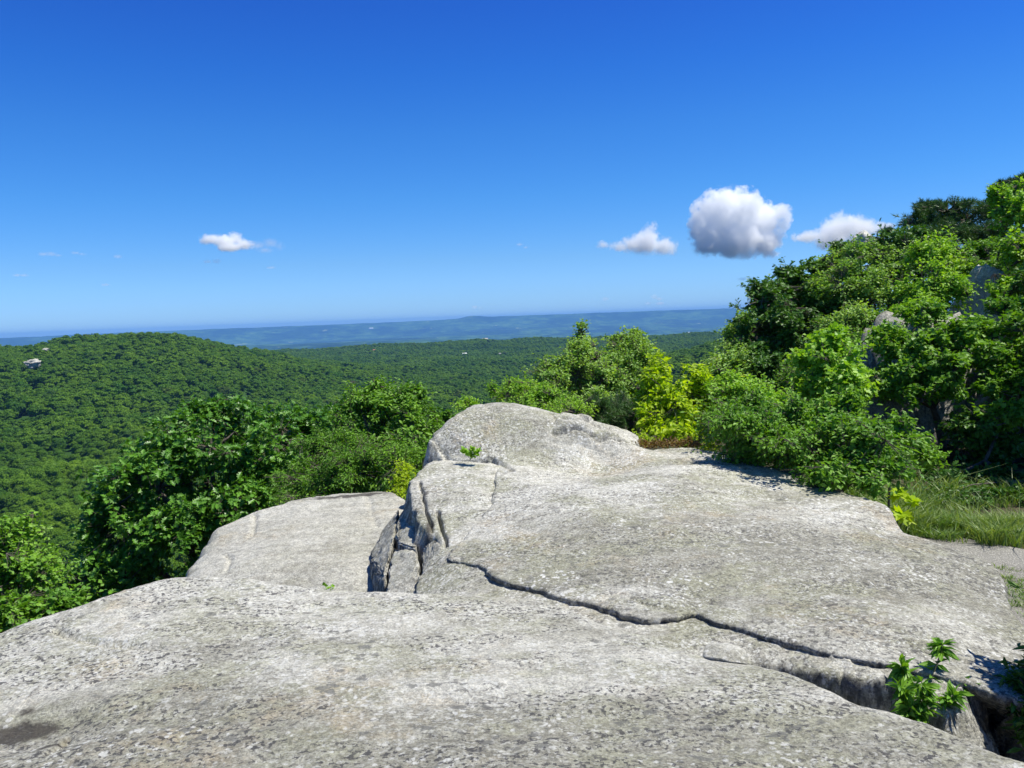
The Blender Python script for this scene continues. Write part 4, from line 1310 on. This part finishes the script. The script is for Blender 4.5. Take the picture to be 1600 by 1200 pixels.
    def mass(name, label, protos, x, y, seed, s0, s1):
        r = np.random.default_rng(seed)
        z = ground(x, y) - 0.5
        n = len(x)
        sc = (s0 + (s1 - s0) * r.random(n) ** 1.5) * (1 + 0.45 * perlin(np.stack([x / 70, y / 70, 0 * x], -1), 41))
        con = r.random(n) < 0.05
        idx = np.where(con, 6, r.integers(0, 6, n))
        o = np_mesh(name, np.stack([x, y, z], -1), [], [], None, False, {"size": sc, "turn": r.random(n) * 6.283, "pick": idx.astype(float)})
        ng = bpy.data.node_groups.new("crown_scatter", 'GeometryNodeTree')
        ng.interface.new_socket("Geometry", in_out='INPUT', socket_type='NodeSocketGeometry')
        ng.interface.new_socket("Geometry", in_out='OUTPUT', socket_type='NodeSocketGeometry')
        N = ng.nodes
        gi, go = N.new("NodeGroupInput"), N.new("NodeGroupOutput")
        jn = N.new("GeometryNodeJoinGeometry")
        for p in protos[::-1]:
            ob = N.new("GeometryNodeObjectInfo")
            ob.inputs["Object"].default_value = p
            ob.inputs["As Instance"].default_value = True
            ng.links.new(ob.outputs["Geometry"], jn.inputs[0])
        iop = N.new("GeometryNodeInstanceOnPoints")
        iop.inputs["Pick Instance"].default_value = True

        def named(nm, ty='FLOAT'):
            a = N.new("GeometryNodeInputNamedAttribute")
            a.data_type = ty
            a.inputs["Name"].default_value = nm
            return a.outputs[0]
        cx = N.new("ShaderNodeCombineXYZ")
        ng.links.new(named("turn"), cx.inputs[2])
        ng.links.new(gi.outputs[0], iop.inputs["Points"])
        ng.links.new(jn.outputs[0], iop.inputs["Instance"])
        ng.links.new(named("pick"), iop.inputs["Instance Index"])
        ng.links.new(cx.outputs[0], iop.inputs["Rotation"])
        ng.links.new(named("size"), iop.inputs["Scale"])
        ng.links.new(iop.outputs[0], go.inputs[0])
        md = o.modifiers.new("crowns", 'NODES')
        md.node_group = ng
        tag(o, label, "forest", None, "stuff")

    x, y = scatter(34, 620, 4.6, 1)
    az = np.arctan2(x, y)
    r = np.hypot(x, y)
    ok = ~((r < 95) & (az > azpx(760))) & ((r > 220) | (ground(x, y) + 12 < -0.21 * r))
    mass("forest", "green wood on the near valley floor below the brink", near_p, x[ok], y[ok], 2, 0.52, 1.3)
    x, y = scatter(620, 3350, 5.6, 3)
    mass("forest", "wooded far side of the valley and the rounded hill at left", far_p, x, y, 4, 0.58, 1.4)


forest()

# ------------------------------------------------------------------ far houses and outcrops
M_white = plain_mat("white_paint", (0.72, 0.72, 0.70), (0.80, 0.80, 0.78), 0.5)
M_roof = plain_mat("grey_roof", (0.20, 0.19, 0.19), (0.28, 0.27, 0.26), 0.5)
M_tan = plain_mat("tan_cladding", (0.52, 0.42, 0.28), (0.60, 0.50, 0.35), 0.05)
M_glass = plain_mat("window_glass", (0.03, 0.035, 0.04), (0.05, 0.055, 0.06), 0.5, 0.2, 0.0)


def hit(px, py, start, lift=0.0):
    """where the sight line meets the ground (plus lift) beyond `start` metres"""
    r = np.geomspace(start, 22000, 4000)
    q = ray(px, py)[None] * r[:, None]
    k = np.nonzero(q[:, 2] < ground(q[:, 0], q[:, 1]) + lift)[0]
    return q[k[0]] if len(k) else q[0]


def house(label, px, py, dist, w, h, d, wall, roof, lift=5.0, rot=0.3):
    p = hit(px, py, dist, lift)
    gz = g1(p[0], p[1])
    base = np.array([p[0], p[1], gz + lift - 0.5])
    A = tag(empty("house", base), label, "house", "far houses among the woods")
    A.rotation_euler = (0, 0, rot)
    m = MB()
    X, Y = w / 2, d / 2
    dn = -(base[2] - gz) - 2 if base[2] > gz else -2
    v = [(-X, -Y, dn), (X, -Y, dn), (X, Y, dn), (-X, Y, dn), (-X, -Y, h), (X, -Y, h), (X, Y, h), (-X, Y, h)]
    m.add(v, [(0, 1, 5, 4), (1, 2, 6, 5), (2, 3, 7, 6), (3, 0, 4, 7)], 4)
    g = h + min(w, d) * 0.32
    m.add([(-X, -Y, h), (-X, Y, h), (-X, 0, g), (X, -Y, h), (X, Y, h), (X, 0, g)], [(0, 2, 1), (3, 4, 5)], 3)
    m.build("wall", wall, A)
    q = MB()
    e = 0.5
    for s in (-1, 1):
        q.add([(-X - e, s * (Y + e), h - 0.3), (X + e, s * (Y + e), h - 0.3), (X + e, 0, g + .05), (-X - e, 0, g + .05), (-X - e, s * (Y + e), h), (X + e, s * (Y + e), h), (X + e, 0, g + .35), (-X - e, 0, g + .35)],
              [(4, 5, 6, 7), (0, 1, 5, 4), (1, 2, 6, 5), (3, 0, 4, 7)], 4)
    q.build("roof", roof, A)
    for k in (-0.25, 0.25):
        b = MB()
        wx = k * w
        b.add([(wx - 1, -Y - .03, h * .3), (wx + 1, -Y - .03, h * .3), (wx + 1, -Y - .03, h * .75), (wx - 1, -Y - .03, h * .75)], [(0, 1, 2, 3)], 4)
        b.build("window", M_glass, A)
    return A


house("white house showing above the trees on the mid-distance ridge", 726, 556, 1500, 10, 5, 8, M_white, M_white)
house("small pale house far left on the mid-distance ridge", 540, 549, 1500, 7, 4, 6, M_white, M_roof)
house("reddish-roofed pale house on the ridge left of the white one", 585, 549, 1500, 8, 4, 6, M_white, plain_mat("red_roof", (0.30, 0.10, 0.07), (0.36, 0.13, 0.09), 0.5))
house("tiny cream house on the ridge right of the white one", 781, 555, 1500, 5, 4, 5, M_tan, M_roof)
house("long tan building alone on the blue plain", 758, 532, 5000, 66, 16, 40, M_tan, M_tan, 0.0, 0.1)
house("white long-roofed building on the blue plain beyond the birches", 1076, 521, 5000, 52, 12, 36, M_white, M_white, 0.0, -0.1)
house("white buildings' speck high on the blue plain, left of centre", 580, 514, 5000, 90, 14, 40, M_white, M_white, 0.0, 0.1)
boulder("rock_outcrop", "pale cliff outcrop poking out of the wood on the left hill", hit(50, 569, 500, 9), (9, 6, 5), M_left, 39, 4, 0.42, 0.4)
boulder("rock_outcrop", "small pale outcrop just above the larger cliff on the left hill", hit(71, 547, 500, 9.5), (4, 3, 2.2), M_left, 36, 4, 0.4)


# ------------------------------------------------------------------ clouds
def cloud_mat(balls, dens, soft, amp, base, tint=(0.985, 0.985, 0.99)):
    """air thick with droplets inside a heap of rounded billows, frayed by turbulence; balls = (centre, r, rz)"""
    t = NT("cloud_vapour")
    co = t.n("NewGeometry").outputs["Position"]
    f = None
    for c, r, rz in balls:
        sb = t.n("VectorMath", operation='SUBTRACT')
        t.link(co, sb.inputs[0])
        sb.inputs[1].default_value = tuple(c)
        ml = t.scale(sb.outputs[0], (1 / r, 1 / r, 1 / rz))
        ln = t.n("VectorMath", operation='LENGTH')
        t.link(ml, ln.inputs[0])
        g = t.math('MULTIPLY', t.math('SUBTRACT', 1.0, ln.outputs["Value"]), r / balls[0][1])
        if f is None:
            f = g
        else:
            nd = t.n("Math", operation='SMOOTH_MAX')
            t.link(f, nd.inputs[0])
            t.link(g, nd.inputs[1])
            nd.inputs[2].default_value = 0.12
            f = nd.outputs[0]
    R0 = balls[0][1]
    n = t.noise(co, 2.3 / R0, 8, 0.64)
    f = t.math('ADD', f, t.math('MULTIPLY', t.math('SUBTRACT', n, 0.55), amp))
    f = t.math('ADD', f, t.math('MULTIPLY', t.math('SUBTRACT', t.noise(co, 6.5 / R0, 5, 0.6), 0.5), amp * 0.35))
    d = t.ramp(f, 0.0, soft)
    if base is not None:
        sp = t.n("SeparateXYZ")
        t.link(co, sp.inputs[0])
        d = t.math('MULTIPLY', d, t.ramp(t.math('ADD', sp.outputs[2], t.math('MULTIPLY', n, 0.5 * R0)), base - 0.1 * R0 + 0.25 * R0, base + 0.25 * R0 + 0.2 * R0))
    pv = t.n("VolumePrincipled")
    pv.inputs["Color"].default_value = (*tint, 1)
    pv.inputs["Anisotropy"].default_value = 0.0
    t.link(t.math('MULTIPLY', d, dens), pv.inputs["Density"])
    m = t.out(pv.outputs[0], True)
    m.cycles.volume_step_rate = 0.25
    return m


CM_big, CM_mid, CM_wisp = (3.8, 0.16, 1.35, True), (2.6, 0.5, 1.7, False), (0.42, 0.9, 1.8, False)


def cloud(label, balls, depth, kind, seed):
    import bmesh
    r = np.random.default_rng(seed)
    k = depth / F
    bm = bmesh.new()
    c0 = P(balls[0][0], balls[0][1], depth)
    wb = []
    for b in balls:
        px, py, rp = b[:3]
        ry = b[3] if len(b) > 3 else rp
        c = P(px, py, depth + r.normal() * rp * k * 0.3)
        wb.append((c, rp * k * 1.12, ry * k * 1.12))
        m4 = Matrix.Translation(Vector(c - c0)) @ Matrix.Diagonal((rp * k * 1.2, rp * k * 1.2, ry * k * 1.2, 1))
        bmesh.ops.create_icosphere(bm, subdivisions=3, radius=1, matrix=m4)
    me = bpy.data.meshes.new("cloud_shape")
    bm.to_mesh(me)
    bm.free()
    tmp = bpy.data.objects.new("cloud_shape", me)
    COL.objects.link(tmp)
    md = tmp.modifiers.new("merge", 'REMESH')
    md.mode = 'VOXEL'
    co = np.array([v.co[:] for v in me.vertices])
    md.voxel_size = (co.max(0) - co.min(0)).max() / 70
    dg = bpy.context.evaluated_depsgraph_get()
    ev = bpy.data.meshes.new_from_object(tmp.evaluated_get(dg))
    bpy.data.objects.remove(tmp)
    R0 = wb[0][1]
    base = min(c[2] - rz for c, _, rz in wb) + 0.12 * R0 if kind[3] else None
    ev.materials.clear()
    ev.materials.append(cloud_mat(wb, kind[0] / R0, kind[1], kind[2], base, (1.0, 1.0, 1.0)))
    ev.name = "cloud"
    o = bpy.data.objects.new("cloud", ev)
    o.location = c0
    COL.objects.link(o)
    tag(o, label, "cloud", "small fair-weather clouds")


cloud("largest cloud, bulging bright white with a flat grey base",
      [(1140, 338, 42), (1108, 335, 28), (1120, 318, 24), (1165, 325, 30), (1190, 345, 30), (1112, 368, 34), (1150, 374, 36, 32), (1195, 378, 28, 26), (1222, 335, 17), (1092, 340, 18), (1140, 315, 20), (1090, 358, 16), (1215, 365, 14), (1225, 350, 12)],
      30000, CM_big, 1)
cloud("pointed white cloud left of the largest one",
      [(1010, 378, 24, 20), (1015, 362, 14), (990, 382, 20, 15), (1038, 385, 20, 15), (965, 385, 16, 9), (943, 383, 12, 7), (1050, 392, 10, 8), (1022, 352, 7)], 30000, CM_mid, 2)
cloud("soft white cloud half hidden behind the hillside trees",
      [(1305, 365, 30, 26), (1330, 355, 28, 22), (1290, 375, 24, 18), (1352, 358, 28, 16), (1378, 355, 20, 10), (1262, 370, 24, 10), (1312, 345, 17)], 30000, CM_mid, 3)
cloud("brightest small cloud on the left side of the sky",
      [(350, 377, 19, 11), (328, 374, 17, 9), (366, 373, 15, 11), (382, 382, 16, 9), (358, 386, 20, 8)], 30000, CM_mid, 4)
cloud("greyer small cloud touching the right of the bright left one",
      [(402, 384, 15, 9), (422, 380, 15, 9), (436, 384, 11, 9), (414, 391, 14, 6)], 30000, CM_wisp, 5)
cloud("flat grey wisp below the bright left cloud", [(324, 409, 9, 4), (338, 408, 9, 5)], 30000, CM_wisp, 6)
cloud("flat mauve wisp near the left edge, longest of the small ones", [(68, 397, 10, 4), (80, 397, 10, 4), (92, 399, 8, 3)], 30000, CM_wisp, 7)
cloud("short wisp just right of the long mauve one", [(118, 395, 8, 3), (128, 397, 7, 3)], 30000, CM_wisp, 8)
cloud("tiny wisp third from the left edge", [(184, 401, 8, 4)], 30000, CM_wisp, 9)
cloud("thin wisp lowest near the left edge", [(27, 430, 8, 3), (38, 430, 8, 3)], 30000, CM_wisp, 10)
cloud("faint wisp low above the left hill", [(165, 445, 9, 3)], 30000, CM_wisp, 11)
cloud("faint wisp under the greyer left cloud", [(423, 418, 9, 3)], 30000, CM_wisp, 12)
cloud("small wisp above the hillside brow", [(1160, 436, 10, 4), (1170, 434, 8, 4)], 30000, CM_wisp, 13)
cloud("little white puff low over the horizon, right of centre", [(1022, 464, 7, 5), (1030, 467, 7, 4)], 34000, CM_wisp, 14)
cloud("little white puff beside the low right one", [(1012, 474, 6, 3), (1031, 474, 8, 3)], 34000, CM_wisp, 15)
cloud("little puff low between the birch spire and horizon", [(946, 467, 8, 4)], 34000, CM_wisp, 16)
cloud("low white puff over the knob on the far range", [(742, 480, 7, 4), (750, 481, 5, 3)], 34000, CM_wisp, 17)
cloud("faint grey wisp at mid height near the centre", [(812, 382, 7, 3), (822, 386, 6, 3)], 30000, CM_wisp, 18)


# ------------------------------------------------------------------ haze over the valley
def haze():
    t = NT("valley_air")
    pv = t.n("VolumePrincipled")
    pv.inputs["Color"].default_value = (0.20, 0.47, 1.0, 1)
    pv.inputs["Density"].default_value = 5.2e-5
    pv.inputs["Anisotropy"].default_value = 0.0
    m = t.out(pv.outputs[0], True)
    x0, x1, y0, y1, z0, z1 = -25600, 25600, -25600, 25600, -480, 92
    v = [(a, b, c) for c in (z0, z1) for b in (y0, y1) for a in (x0, x1)]
    f = [(0, 2, 3, 1), (4, 5, 7, 6), (0, 1, 5, 4), (2, 6, 7, 3), (0, 4, 6, 2), (1, 3, 7, 5)]
    o = np_mesh("haze", v, f, np.full(6, 4), m)
    o["kind"] = "stuff"


haze()
